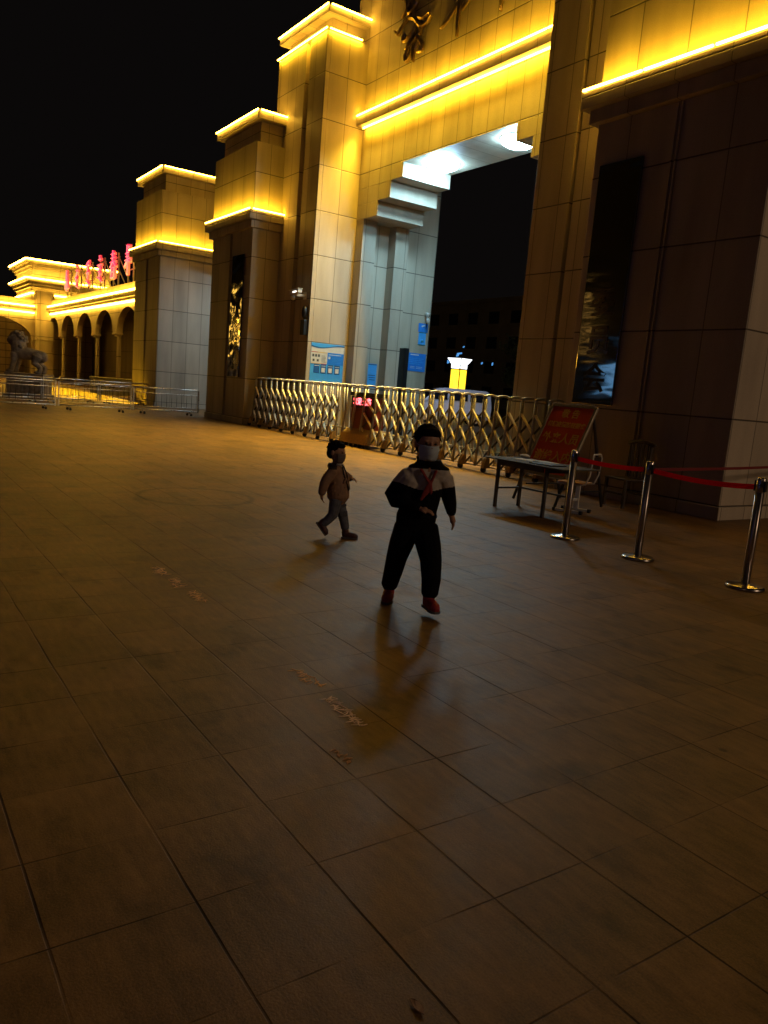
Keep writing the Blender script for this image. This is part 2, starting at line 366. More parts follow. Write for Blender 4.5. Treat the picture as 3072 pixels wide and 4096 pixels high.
def washer(parent, a, b, d, w=None, spread=150, name="strip_lamp", col=(1.0, .53, .012)):
    """the directed light output of a strip, lying along a-b and shining along d"""
    a, b, d = Vector(a), Vector(b), Vector(d).normalized()
    ld = bpy.data.lights.new(name, 'AREA'); ld.shape = 'RECTANGLE'; ld.size = (b-a).length; ld.size_y = .05
    ld.energy = (w or WASH)*(b-a).length; ld.color = col; ld.spread = R(spread)
    o = bpy.data.objects.new(name, ld); COL.objects.link(o)
    x = (b-a).normalized(); z = -(d - x*d.dot(x)).normalized(); y = z.cross(x)
    M = Matrix(((x.x, y.x, z.x), (x.y, y.y, z.y), (x.z, y.z, z.z))); c = (a+b)/2
    o.parent = parent; P = chain_world(parent).inverted() if parent else Matrix()
    o.location = P @ c; o.rotation_euler = M.to_euler()
    return o
def ring_wash(parent, x0, x1, y0, y1, z, d, faces="frl", w=None, spread=150, inset=.0):
    if 'f' in faces: washer(parent, (x0+.05, y0+inset, z), (x1-.05, y0+inset, z), (0, .35, d), w, spread)
    if 'r' in faces: washer(parent, (x1-inset, y0+.1, z), (x1-inset, y1, z), (-.35, 0, d), w, spread)
    if 'l' in faces: washer(parent, (x0+inset, y0+.1, z), (x0+inset, y1, z), (.35, 0, d), w, spread)
gate = thing("gate_portal", "large stone gate portal with yellow light strips, gold lettering and an open middle passage", "gate", (-16.65, 13.7, 0))
# pylons
def pylon(x0, x1, gx0, gx1, inner):
    """front with a recessed vertical groove; inner = +1 if the passage is to the right"""
    bm = new_bm()
    Y0, Y1, ZT = 11.43, 16.07, 11.66
    # front layer split by the groove, core behind
    box(bm, x0, gx0, Y0, Y0+.14, 0, ZT); box(bm, gx1, x1, Y0, Y0+.14, 0, ZT)
    box(bm, x0, x1, Y0+.14, Y1, 0, ZT)
    box(bm, x0+.25, x1-.25, Y0+.25, Y1-.25, ZT, 12.14)
    p = obj("pylon", bm, M_GATE, gate, bevel=.012)
    bm = new_bm(); box(bm, x0-.02, x1+.02, Y0-.02, Y1+.02, 12.14, 12.33)
    obj("cap", bm, M_GATE, p, bevel=.012)
    ring_led("light_strip", p, x0-.05, x1+.05, Y0-.05, Y1, 12.345)
    s_ = ring_led("light_strip", p, x0-.05, x1+.05, Y0-.05, 12.60, 11.70)
    ring_wash(s_, x0-.05, x1+.05, Y0-.055, 12.60, 11.655, -1, "fr" if inner > 0 else "l", WASH*1.1, 160)
    return p
pylon(-24.42, -21.285, -22.56, -22.26, 1)
pylon(-12.03, -8.90, -11.05, -10.95, -1)
# jamb pilasters inside the passage
for s in (1, -1):
    bm = new_bm()
    for (ya, yb) in ((12.87, 13.37), (14.12, 14.62)):
        if s > 0: box(bm, -21.285, -20.87, ya, yb, 0, 6.62)
        else: box(bm, -12.45, -12.03, ya, yb, 0, 6.62)
    obj("jamb_pilaster", bm, M_GATE, gate, bevel=.01)
# beam
bm = new_bm()
BY0, BY1 = 12.86, 14.60
box(bm, -21.285, -12.03, BY0, BY1, 7.93, 9.36)
box(bm, -22.0, -11.3, BY0-.0, BY1, 9.70, 14.2)
box(bm, -21.285, -12.03, BY0+.003, BY1, 9.36, 9.70)
obj("lintel", bm, M_GATE, gate)
M_CORB = stone("granite_corbel", z=(20, 30), x=(-20.73, .588), y=(20, 30))
for mir in (0, 1):
  bm = new_bm()
  for (xa, xb, za, zb) in ((-21.285, -18.95, 7.52, 7.928), (-21.285, -19.52, 7.05, 7.518), (-21.285, -20.14, 6.622, 7.048)):
    if mir: xa, xb = -33.3-xb, -33.3-xa-.03
    box(bm, xa, xb, BY0, BY1-.01, za, zb)
  obj("stepped_corbel", bm, M_CORB, gate, bevel=.01)
bm = new_bm()
box(bm, -21.283, -12.032, 12.60, BY0-.002, 9.30, 9.56)
obj("ledge", bm, stone("granite_ledge", z=(20, 30), x=(-20.73, 1.176), y=(20, 30)), gate, bevel=.012)
bm = new_bm(); led_bars(bm, (-21.25, 12.57, 9.585), (-12.07, 12.57, 9.585)); s_ = obj("light_strip", bm, M_LED, gate); washer(s_, (-21.2, 12.58, 9.63), (-12.1, 12.58, 9.63), (0, .35, 1), WASH*1.0)
bm = new_bm(); led_bars(bm, (-21.15, 12.76, 9.26), (-12.07, 12.76, 9.26), r=.017); s_ = obj("light_strip", bm, M_LED, gate); washer(s_, (-21.1, 12.75, 9.222), (-12.1, 12.75, 9.222), (0, -.12, -1), WASH*1.7, 140); washer(s_, (-21.1, 12.70, 9.215), (-12.1, 12.70, 9.215), (0, -.34, -1), WASH*8.5, 72, col=(1.0, .64, .05))
# soffit panel joints + round lamps
for cx in (-18.2, -15.12):
    bm = new_bm(); lathe(bm, (cx, 13.68, 7.93), [(.46, -.002), (.46, -.04), (.42, -.115), (.30, -.175), (.12, -.205), (.01, -.21)])
    l = obj("ceiling_light", bm, M_COOL, gate)
    bm = new_bm(); lathe(bm, (cx, 13.68, 7.93), [(.49, -.001), (.49, -.02), (.465, -.022), (.465, -.001)])
    obj("rim", bm, M_WHITEP, l)

# side piers
def side_pier(name, parent, x0, x1, y0, y1, m, faces="frl", ledge_x1=None):
    p = None
    bm = new_bm()
    box(bm, x0, x1, y0, y1, 0, 6.26)
    # thin raised vertical fins on the front
    cx = (x0+x1)/2
    box(bm, cx-.06, cx-.02, y0-.03, y0-.001, .2, 6.25); box(bm, cx+.02, cx+.06, y0-.03, y0-.001, .2, 6.25)
    p = obj("shaft" , bm, m, parent, bevel=.012)
    bm = new_bm(); box(bm, x0-.03, x1+.03, y0-.035, y1+.03, 0, .2); obj("plinth", bm, m, p, bevel=.012)
    bm = new_bm(); box(bm, x0-.12, x1+.12, y0-.12, y1+.12, 6.262, 6.49); obj("moulding", bm, m, p, bevel=.012)
    bm = new_bm(); box(bm, x0-.24, x1+.24, y0-.24, y1+.24, 6.492, 6.76); obj("ledge", bm, m, p, bevel=.012)
    bm = new_bm(); box(bm, x0-.02, x1+.02, y0-.02, y1, 6.762, 8.87); box(bm, x0+.2, x1-.22, y0+.2, y1-.2, 8.872, 9.55)
    obj("upper_body", bm, m, p, bevel=.012)
    bm = new_bm(); box(bm, x0-.02, x1+.02, y0-.02, y1, 9.552, 9.78); obj("cap", bm, m, p, bevel=.012)
    s_ = ring_led("light_strip", p, x0-.24, x1+.24, y0-.24, y1, 6.795, faces)
    ring_wash(s_, x0-.24, x1+.24, y0-.24, y1, 6.84, 1, faces)
    ring_led("light_strip", p, x0-.05, x1+.05, y0-.05, y1, 9.795, faces)
    return p
lp = thing("side_pier", "shorter stone pier left of the gate passage with a dark name plaque on its front", "pier", (-25.3, 13.7, 0), group="piers beside the gate")
side_pier("side_pier", lp, -27.0, -23.64, 10.47, 16.9, M_PIER2)
rp = thing("side_pier", "wide dark stone pier at the right edge with a tall mirrored plaque", "pier", (-8.1, 13.7, 0), group="piers beside the gate")
side_pier("side_pier", rp, -9.68, -6.43, 10.52, 17.0, M_PIERR)
fp = thing("side_pier", "farthest and lowest-looking stone pier standing beyond the steel barriers", "pier", (-34.5, 13.7, 0), group="piers beside the gate")
side_pier("side_pier", fp, -36.25, -32.8, 10.45, 16.9, M_PIER1)
# unseen lintel added between the two left piers to limit its lamp's light
bm = new_bm(); box(bm, -32.8, -27.0, 12.95, 14.6, 5.75, 7.0)
pl_ = tag(obj("unseen_lintel", bm, M_GATE), "unseen lintel added over the side passage to limit its lamp light", "lintel")
bm = new_bm(); lathe(bm, (-29.4, 13.55, 5.75), [(.40, -.002), (.40, -.03), (.34, -.09), (.2, -.13), (.01, -.14)]); obj("ceiling_light", bm, M_COOLX, pl_)  # unseen passage lamp, assumed from the bluish light on the far pier

# ---------------------------------------------------------------- gold calligraphy on the lintel (running script strokes)
def stroke(bm, pts, w, y, depth=.09):
    """tapered brush stroke as a flat raised ribbon on a wall facing -y; pts are (x, z)"""
    P = [Vector(p) for p in pts]
    # smooth with a Catmull-Rom
    Q = []
    for i in range(len(P)-1):
        p0, p1, p2, p3 = P[max(i-1, 0)], P[i], P[i+1], P[min(i+2, len(P)-1)]
        for k in range(4):
            t = k/4
            Q.append(.5*((2*p1)+(-p0+p2)*t+(2*p0-5*p1+4*p2-p3)*t*t+(-p0+3*p1-3*p2+p3)*t**3))
    Q.append(P[-1]); n = len(Q); rows = []
    for i, q in enumerate(Q):
        d = (Q[min(i+1, n-1)]-Q[max(i-1, 0)]).normalized(); s = Vector((-d.y, d.x))
        t = i/(n-1); ww = w*(.62+.5*math.sin(math.pi*min(1, t*1.15+.1)))*(1-.45*max(0, t-.7)/.3)
        a, b = q+s*ww/2, q-s*ww/2; m_ = q
        rows.append([bm.verts.new((a.x, y, a.y)), bm.verts.new((a.x, y-depth*.6, a.y)), bm.verts.new((m_.x, y-depth, m_.y)), bm.verts.new((b.x, y-depth*.6, b.y)), bm.verts.new((b.x, y, b.y))])
    for r0, r1 in zip(rows, rows[1:]):
        for k in range(5): bm.faces.new((r0[k], r0[(k+1) % 5], r1[(k+1) % 5], r1[k]))
    bm.faces.new(rows[0]); bm.faces.new(list(reversed(rows[-1])))
WY = 12.83
C1 = [[(-18.72,12.75),(-19.1,12.2),(-19.5,11.80)], [(-19.9,12.55),(-18.2,12.72)], [(-19.55,12.9),(-19.5,12.35)], [(-18.6,12.95),(-18.7,12.4)],
      [(-19.35,12.25),(-19.2,11.85),(-18.85,11.95),(-18.72,12.3)], [(-18.95,11.98),(-18.95,11.62)],
      [(-19.05,11.78),(-19.45,11.62),(-19.66,11.44),(-19.82,11.58)], [(-19.15,11.70),(-18.9,11.62),(-18.62,11.35),(-18.30,11.30),(-18.10,11.44)], [(-18.72,11.6),(-18.45,11.5),(-18.18,11.52)],
      [(-18.60,11.45),(-18.56,11.08)], [(-18.72,11.5),(-19.0,11.28),(-19.30,11.12)], [(-18.8,11.35),(-19.05,11.05),(-19.22,10.92)],
      [(-18.7,11.1),(-19.0,10.92),(-19.2,10.76),(-19.16,10.60),(-18.98,10.62),(-18.86,10.90)], [(-18.85,10.95),(-18.80,10.48)], [(-18.72,10.78),(-18.58,10.96),(-18.42,10.80),(-18.44,10.66),(-18.62,10.66)],
      [(-19.3,11.35),(-19.4,11.2),(-19.2,11.15)]]
C2 = [[(-17.02,11.36),(-17.35,11.12),(-17.62,10.96)], [(-16.93,12.9),(-16.95,11.9),(-16.93,10.9),(-16.90,10.55)], [(-16.82,11.15),(-16.62,11.30),(-16.30,11.40),(-15.95,11.42)],
      [(-17.3,12.1),(-17.28,11.6)], [(-17.1,11.95),(-17.12,11.5)], [(-17.6,12.3),(-16.9,12.35),(-16.3,12.5)], [(-16.6,12.2),(-16.7,11.7)], [(-17.4,11.75),(-16.6,11.8)]]
C3 = [[(-15.27,13.0),(-15.29,11.6),(-15.27,10.62)], [(-15.9,12.2),(-15.2,12.3),(-14.6,12.45)], [(-15.3,11.9),(-15.7,11.4),(-16.0,11.3)], [(-15.2,11.9),(-14.8,11.5),(-14.4,11.35)]]
for k, (S_, lab) in enumerate(((C1, "gold brush-script character, leftmost on the glowing wall above the passage"), (C2, "gold brush-script character with a long downstroke, middle one cut by the top edge"), (C3, "gold brush-script character, rightmost, only the tip of its downstroke showing"))):
    bm = new_bm()
    for s_ in S_: stroke(bm, s_, .105 if k == 0 else .13, WY)
    tag(obj("gold_character", bm, M_BRASS), lab, "wall lettering", "gold calligraphy above the gate")

# ---------------------------------------------------------------- text helper
def text_bm(body, size, depth=.004, align='CENTER', bold=0.0):
    c = bpy.data.curves.new("t", 'FONT'); c.body = body; c.size = size; c.extrude = depth; c.align_x = align; c.align_y = 'CENTER'; c.offset = bold; c.resolution_u = 3
    o = bpy.data.objects.new("t", c); COL.objects.link(o)
    dg = bpy.context.evaluated_depsgraph_get(); me = bpy.data.meshes.new_from_object(o.evaluated_get(dg))
    bm = bmesh.new(); bm.from_mesh(me); bpy.data.objects.remove(o); bpy.data.curves.remove(c); bpy.data.meshes.remove(me)
    return bm
def place_bm(bm, M): bmesh.ops.transform(bm, matrix=M, verts=bm.verts); return bm
M_FACE_NY = Matrix.Rotation(math.pi/2, 4, 'X')                                        # text read from -y side
M_FACE_PX = Matrix.Rotation(math.pi/2, 4, 'Z') @ Matrix.Rotation(math.pi/2, 4, 'X')   # text read from +x side
def merge(dst, src, mi=0):
    me = bpy.data.meshes.new("tmp"); src.to_mesh(me); src.free(); n = len(dst.faces); dst.from_mesh(me); bpy.data.meshes.remove(me)
    dst.faces.ensure_lookup_table()
    for f in dst.faces[n:]: f.material_index = mi

# ---------------------------------------------------------------- plaques
def plaque_metal(name, seed, amp=.010, sc=(.55, 1, 2.0)):
    m, nt, N, L, B = mat(name)
    B.inputs['Base Color'].default_value = (.40, .38, .36, 1); B.inputs['Metallic'].default_value = 1; B.inputs['Roughness'].default_value = .07
    t = N.new('ShaderNodeNewGeometry'); mp = N.new('ShaderNodeMapping'); mp.inputs['Scale'].default_value = sc; mp.inputs['Location'].default_value = (seed, 0, seed)
    n = N.new('ShaderNodeTexNoise'); n.inputs['Scale'].default_value = 1.5; n.inputs['Detail'].default_value = 1.5
    L.new(t.outputs['Position'], mp.inputs['Vector']); L.new(mp.outputs[0], n.inputs['Vector'])
    b = N.new('ShaderNodeBump'); b.inputs['Strength'].default_value = 1; b.inputs['Distance'].default_value = amp
    L.new(n.outputs['Fac'], b.inputs['Height']); L.new(b.outputs['Normal'], B.inputs['Normal'])
    return m
def plaque(x0, x1, yf, z0, z1, chars, label, seed):
    bm = new_bm(); box(bm, x0, x1, yf-.05, yf-.002, z0, z1)
    o = tag(obj("name_plaque", bm, plaque_metal("polished_plaque_%d" % seed, seed, .012 if seed == 3 else .05, (.55, 1, 2.0) if seed == 3 else (.9, 1, .9)), bevel=.01), label, "plaque", "name plaques on the piers")
    for ch, z, mt in chars:
        b = text_bm(ch, .52, .006, bold=.008); place_bm(b, Matrix.Translation(((x0+x1)/2, yf-.056, z)) @ M_FACE_NY)
        obj("character", b, mt, o)
    return o
M_PLDARK = simple("character_dark", (.20, .15, .14), .12, 1)
plaque(-9.50, -8.62, 10.52, 1.56, 5.56, (("会", 1.98, M_BLACK), ("员", 2.62, M_PLDARK), ("委", 3.26, M_PLDARK)), "tall mirrored name plaque on the dark right-hand pier, blue reflection near its foot", 3)
plaque(-25.05, -24.12, 10.47, 1.54, 5.50, (), "tall mirrored name plaque on the pier left of the folding gate, yellow reflections", 8)

# ---------------------------------------------------------------- notices on the passage wall (facing +x)
def colm(name, c, rough=.4): return simple(name, c, rough, 0, .06, 8)
M_POSTW = colm("poster_white", (.62, .62, .58)); M_POSTB = colm("poster_blue", (.02, .20, .72)); M_POSTC = colm("poster_cyan", (.06, .36, .85)); M_POSTD = colm("poster_navy", (.02, .10, .30))
M_POSTR = colm("poster_red", (.45, .04, .03)); M_POSTY = colm("poster_yellow", (.6, .40, .06)); M_INK = colm("ink_dark", (.08, .09, .10)); M_INKW = colm("ink_white", (.55, .62, .70)); M_GRN = colm("notice_green", (.03, .16, .17))
def sheet(bm, x, y0, y1, z0, z1, mi, t=.004):
    n = len(bm.faces); box(bm, x-.003, x+t, y0, y1, z0, z1); bm.faces.ensure_lookup_table()
    for f in bm.faces[n:]: f.material_index = mi
XP = -21.281
bm = new_bm(); mats = [M_POSTW, M_POSTB, M_POSTC, M_POSTD, M_POSTR, M_POSTY, M_INK, M_INKW]
sheet(bm, XP, 11.57, 12.76, 1.58, 2.79, 2, .004)
sheet(bm, XP, 11.575, 12.755, 2.50, 2.785, 0, .007)
sheet(bm, XP, 11.575, 12.16, 2.16, 2.50, 0, .007)
sheet(bm, XP, 12.16, 12.755, 2.16, 2.52, 1, .008)
# wavy blue ribbon across the top
n = 24; top = [(11.575+1.18*i/n, 2.78) for i in range(n+1)]; bot = [(11.575+1.18*i/n, 2.70-.045*math.sin(i/n*math.pi*1.6)+.02*(i/n)) for i in range(n+1)]
k0 = len(bm.faces); prism(bm, [(y_, z_) for y_, z_ in top] + [(y_, z_) for y_, z_ in reversed(bot)], 'x', XP+.0072, XP+.0095)
bm.faces.ensure_lookup_table()
for f in bm.faces[k0:]: f.material_index = 2
bot2 = [(y_, z_-.028-.01*math.sin(y_*5)) for y_, z_ in bot]; k0 = len(bm.faces); prism(bm, bot + list(reversed(bot2)), 'x', XP+.0098, XP+.0115); bm.faces.ensure_lookup_table()
for f in bm.faces[k0:]: f.material_index = 3
sheet(bm, XP, 11.58, 11.80, 2.495, 2.515, 4, .010); sheet(bm, XP, 11.80, 12.14, 2.495, 2.512, 5, .010)
sheet(bm, XP, 11.60, 11.95, 2.150, 2.168, 5, .010); sheet(bm, XP, 11.95, 12.14, 2.150, 2.168, 4, .010)
for k in range(3): sheet(bm, XP, 11.62+.10*k, 11.69+.10*k, 2.36, 2.44, 6, .010)
for k in range(2): sheet(bm, XP, 11.64+.15*k, 11.71+.15*k, 2.22, 2.29, 6, .010)
for k in range(6): sheet(bm, XP, 11.95, 12.12-.02*(k % 3), 2.21+.038*k, 2.220+.038*k, 6, .010)
sheet(bm, XP, 12.20, 12.66, 2.450, 2.468, 7, .011)
sheet(bm, XP, 12.20, 12.27, 2.33, 2.40, 7, .011)
for k in range(4): sheet(bm, XP, 12.32, 12.68, 2.22+.045*k, 2.226+.045*k, 2, .011)
for k, ya in enumerate((11.70, 11.94, 12.19, 12.44)):
    sheet(bm, XP, ya, ya+.195, 1.87, 2.145, 3, .012)
    if k: sheet(bm, XP, ya+.035, ya+.16, 1.90, 2.04, 0, .014)
    sheet(bm, XP, ya+.02, ya+.175, 2.085, 2.10, 7, .014)
    if not k:
        for q in range(4): sheet(bm, XP, ya+.03, ya+.16, 1.90+.04*q, 1.908+.04*q, 1, .014)
tag(obj("wall_poster", bm, mats), "large blue and white poster with four cards, on the pylon behind the folding gate", "poster", "notices on the passage wall")
bm = new_bm()
sheet(bm, -20.865, 13.44, 13.77, 1.55, 2.31, 0, .006)
TB = -20.865+.0065
def sheet2(bm, x, y0, y1, z0, z1, mi): 
    n = len(bm.faces); box(bm, x, x+.002, y0, y1, z0, z1); bm.faces.ensure_lookup_table()
    for f in bm.faces[n:]: f.material_index = mi

for q in range(3): sheet2(bm, TB, 13.47+.02*q, 13.72, 1.93-.07*q, 1.955-.07*q, 1)
prism(bm, [(13.60, 1.63), (13.64, 1.67), (13.70, 1.675), (13.75, 1.63)], 'x', TB, TB+.002)
sheet2(bm, TB, 13.45, 13.76, 2.27, 2.30, 1)
tag(obj("wall_banner", bm, [M_POSTC, M_POSTD]), "narrow pale blue banner on the inner pilaster, just above the folding gate", "banner", "notices on the passage wall")
XW = -21.283
def far(y): return y*(21.28/19.9)
def fz(z): return 1.5+(z-1.5)*(21.28/19.9)
bm = new_bm(); sheet(bm, XW, far(14.23), far(14.97), fz(2.18), fz(2.74), 0, .012)
for q, (a, b_, z) in enumerate(((.18, .62, .88), (.10, .9, .70), (.10, .8, .60), (.10, .9, .50), (.10, .7, .40), (.2, .45, .24), (.52, .85, .24), (.2, .45, .16), (.52, .85, .16))):
    ya = far(14.23)+a*.79; yb = far(14.23)+b_*.79; zz = fz(2.18)+z*.60
    sheet(bm, XW, ya, yb, zz, zz+(.035 if q == 0 else .012), 1 if q in (0, 5, 6, 7, 8) else 2, .015)
tag(obj("notice_board", bm, [M_POSTB, M_INKW, M_POSTC]), "wide blue notice board low on the passage wall beside a dark slot", "notice", "notices on the passage wall")
bm = new_bm(); sheet(bm, XW, far(14.59), far(14.95), fz(3.41), fz(3.68), 0, .012)
b2 = new_bm(); obox(b2, (XW+.016, far(14.70), fz(3.585)), (XW+.016, far(14.83), fz(3.63)), .004, .05); merge(bm, b2, 1)
for q in range(3): sheet(bm, XW, far(14.64), far(14.90), fz(3.44)+.045*q, fz(3.44)+.045*q+.008, 2, .015)
tag(obj("camera_notice", bm, [M_POSTB, M_INKW, M_POSTC]), "small square blue sign with a white camera symbol, under the little wall camera", "notice", "notices on the passage wall")
bm = new_bm(); sheet(bm, XW, far(14.62), far(14.90), fz(3.01), fz(3.40), 0, .010)
sheet(bm, XW, far(14.62), far(14.90), fz(3.385), fz(3.405), 1, .013); sheet(bm, XW, far(14.61), far(14.90), fz(3.005), fz(3.03), 1, .013)
lathe(bm, (XW, far(14.77), fz(3.13)), [(.062, 0), (.062, .013), (.001, .013)], 20, 'x')
bm.faces.ensure_lookup_table()
b2 = new_bm(); lathe(b2, (XW, far(14.77), fz(3.13)), [(.040, 0), (.040, .016), (.001, .016)], 20, 'x'); merge(bm, b2, 1)
tag(obj("hand_notice", bm, [M_POSTC, M_GRN]), "small pale green notice with a round emblem, below the camera sign", "notice", "notices on the passage wall")
# dark slot in the wall, put in as a slim black box
bm = new_bm(); box(bm, -21.284, -20.95, 14.90, 15.06, 0.02, fz(2.84))
tag(obj("dark_slot_box", bm, M_DKMET), "tall narrow black box standing in for a slot on the passage wall left of the blue board", "panel")

# CCTV cameras
def cctv(base, ax, big, label):
    t = thing("security_camera", label, "camera", base, 0, "security cameras")
    s = 1.0 if big else .62
    x, y, z = base
    bm = new_bm()
    if big:
        obox(bm, (x, y, z), (x-.02, y-.30, z-.02), .07, .07); box(bm, x-.10, x+.10, y-.02, y-.002, z-.12, z+.10)
        obj("bracket", bm, M_WHITEP, t)
        bm = new_bm(); obox(bm, (x-.35, y-.30, z+.06), (x+.20, y-.30, z+.10), .14, .12); obox(bm, (x-.42, y-.30, z+.125), (x+.22, y-.30, z+.165), .17, .012)
        b = obj("housing", bm, M_WHITEP, t, bevel=.01)
        bm = new_bm(); lathe(bm, (x-.36, y-.30, z+.06), [(.05, .0), (.05, -.03), (.02, -.03)], 16, 'x'); obj("lens", bm, M_GLASS, b)
        bm = new_bm(); box(bm, x-.13, x-.02, y-.375, y-.371, z+.045, z+.085); box(bm, x+.005, x+.10, y-.375, y-.371, z+.05, z+.09)
        obj("status_light", bm, emit("camera_light", (1, .93, .85), 3.0), b)
        bm = new_bm(); ellipsoid(bm, (x-.28, y-.28, z-.08), (.07, .07, .09), 16, 10); obj("dome", bm, M_WHITEP, t)
    else:
        lathe(bm, (x+.10, y, z), [(.085, .05), (.085, .02), (.06, -.06), (.03, -.07)], 18, 'z'); obj("bracket", bm, M_WHITEP, t)
        bm = new_bm(); tube(bm, [(x+.10, y, z-.05), (x+.12, y-.02, z-.12)], .02, 8); obox(bm, (x+.05, y+.06, z-.15), (x+.30, y-.10, z-.24), .09, .09)
        obj("housing", bm, M_WHITEP, t, bevel=.01)
    return t
cctv((-21.62, 11.428, 4.18), 0, True, "grey bullet camera with two bright dots on the pylon front above the folding gate")
cctv((-21.275, far(14.82), fz(3.96)), 0, False, "small white camera on the passage wall above the blue sign")
t = thing("wall_speaker", "slim grey speaker box with a horn on the dark pylon front below the camera", "speaker", (-21.45, 11.43, 3.2))
bm = new_bm(); box(bm, -21.60, -21.36, 11.30, 11.428, 2.98, 3.44); obj("box", bm, M_DKMET, t, bevel=.012)
bm = new_bm(); ellipsoid(bm, (-21.47, 11.36, 3.66), (.10, .09, .20), 16, 10); obj("horn", bm, M_DKMET, t)

# ================================================================ far wing: arcade, corner tower, arched wall
arc = thing("arcade", "low colonnade with a row of round arches and yellow light strips, left background", "arcade", (-52, 14, 0))
YA = 13.0
cols = [-38.7-5.2*k for k in range(6)]        # column centres
cw = .80
bm = new_bm()
for cx in cols[1:]: pass
def arch_bays(bm, centres, cw, y0, y1, zs, rise, ztop, n=14):
    for a, b in zip(centres, centres[1:]):
        xr, xl = a-cw/2, b+cw/2; c = (xr+xl)/2; hw = (xr-xl)/2
        P = [(c+hw*math.cos(math.pi*k/n), zs+rise*math.sin(math.pi*k/n)) for k in range(n+1)]
        for (xa, za), (xb, zb) in zip(P, P[1:]):
            for y in (y0, y1):
                bm.faces.new([bm.verts.new(q) for q in ((xa, y, za), (xb, y, zb), (xb, y, ztop), (xa, y, ztop))])
            f = bm.faces.new([bm.verts.new(q) for q in ((xa, y0, za), (xa, y1, za), (xb, y1, zb), (xb, y0, zb))])
    for c in centres:
        box(bm, c-cw/2, c+cw/2, y0, y1, zs, ztop)
arch_bays(bm, cols + [-69.9], cw, YA, YA+.38, 3.62, 1.45, 5.40)
obj("arch_wall", bm, M_CREAM, arc)
for c in cols:
    bm = new_bm(); box(bm, c-cw/2+.18, c+cw/2-.18, YA+.21, YA+.375, 0, 3.40); box(bm, c-cw/2+.08, c+cw/2-.08, YA+.06, YA+.37, 0, .5); box(bm, c-cw/2+.08, c+cw/2-.08, YA+.08, YA+.37, 3.402, 3.498)
    box(bm, c-cw/2-.04, c+cw/2+.04, YA-.04, YA+.42, 3.50, 3.618)
    obj("column", bm, M_CREAM, arc, bevel=.02)
bm = new_bm(); box(bm, -68.2, -36.26, YA-.12, YA+.4, 5.402, 5.56); box(bm, -68.2, -36.26, YA-.30, YA+.9, 5.562, 5.84); box(bm, -68.2, -36.26, YA+.0, YA+.5, 5.842, 6.42)
obj("cornice", bm, M_CREAM, arc, bevel=.015)
bm = new_bm(); led_bars(bm, (-68.1, YA-.28, 5.90), (-36.3, YA-.28, 5.90), r=.05, seg=2.6); obj("light_strip", bm, M_LEDFAR, arc)
bm = new_bm(); led_bars(bm, (-68.1, YA-.075, 5.33), (-36.3, YA-.075, 5.33), r=.05, seg=2.6); obj("light_strip", bm, M_LEDFAR, arc)
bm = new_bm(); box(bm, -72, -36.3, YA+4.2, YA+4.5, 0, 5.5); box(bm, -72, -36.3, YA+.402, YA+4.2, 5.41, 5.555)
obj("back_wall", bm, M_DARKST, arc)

tow = thing("corner_tower", "square tower with stacked glowing cornices behind the corner of the far colonnade", "tower", (-76, 15.4, 0))
TX, TY0, TY1 = -72.0, 12.2, 18.6
bm = new_bm(); box(bm, TX-7.6, TX-.0, TY0, TY1, 0, 9.2); obj("tower_body", bm, M_CREAM, tow)
for zb, hh in ((7.62, .66), (9.10, .68)):
    bm = new_bm()
    for q, e in enumerate((.15, .32, .55)):
        box(bm, TX-7.6-e, TX+e, TY0-e, TY1+e, zb+hh*q/3+.001*q, zb+hh*(q+1)/3)
    obj("cornice", bm, M_CREAM, tow, bevel=.02)
for z, e in ((8.33, .57), (9.84, .57), (7.14, .07)):
    bm = new_bm()
    led_bars(bm, (TX+e, TY0-e, z), (TX+e, TY1+e, z), r=.055, seg=1.6); led_bars(bm, (TX-7.6-e, TY0-e, z), (TX+e-.12, TY0-e, z), r=.055, seg=1.6)
    obj("light_strip", bm, M_LEDFAR, tow)

wing = thing("arched_wing_wall", "glowing yellow wall with one wide arch at the left edge, joined to a square corner pillar", "wall", (-69.5, 6, 0))
bm = new_bm()
XW0, XW1 = -69.9, -69.0
yc, hw, zs, rise, ztop = 7.75, 3.95, 3.25, 1.75, 6.40; n = 20
P = [(yc+hw*math.cos(math.pi*k/n), zs+rise*math.sin(math.pi*k/n)) for k in range(n+1)]
for (ya, za), (yb, zb) in zip(P, P[1:]):
    for x in (XW0, XW1): bm.faces.new([bm.verts.new(q) for q in ((x, ya, za), (x, yb, zb), (x, yb, ztop), (x, ya, ztop))])
    bm.faces.new([bm.verts.new(q) for q in ((XW0, ya, za), (XW1, ya, za), (XW1, yb, zb), (XW0, yb, zb))])
box(bm, XW0, XW1, 11.70, 11.95, 0, ztop); box(bm, XW0, XW1, -6, 3.80, 0, ztop)
obj("wall", bm, M_CREAM, wing)
bm = new_bm(); box(bm, XW1+.002, XW1+.30, -6, 11.9, 5.56, 5.80); box(bm, XW1+.002, XW1+.12, -6, 11.9, 5.42, 5.558); obj("cornice", bm, M_CREAM, wing, bevel=.015)
for z, o_ in ((5.86, .30), (5.34, .14)):
    bm = new_bm(); led_bars(bm, (XW1+o_, -6, z), (XW1+o_, 11.9, z), r=.05, seg=2.6); obj("light_strip", bm, M_LEDFAR, wing)
bm = new_bm(); box(bm, -69.6, -68.25, 11.96, 13.25, 0, 7.1); box(bm, -69.7, -68.15, 11.86, 13.35, 3.22, 3.32); box(bm, -69.66, -68.19, 11.90, 13.31, 1.7, 1.78)
obj("corner_pillar", bm, M_CREAM, wing, bevel=.02)
bm = new_bm(); box(bm, -74.2, -73.9, -6, 12.0, 0, 5.6); obj("inner_wall", bm, stone("brown_wall", (.30, .24, .18), z=(.4, .6), y=(4, 1.3), half=.03), wing)

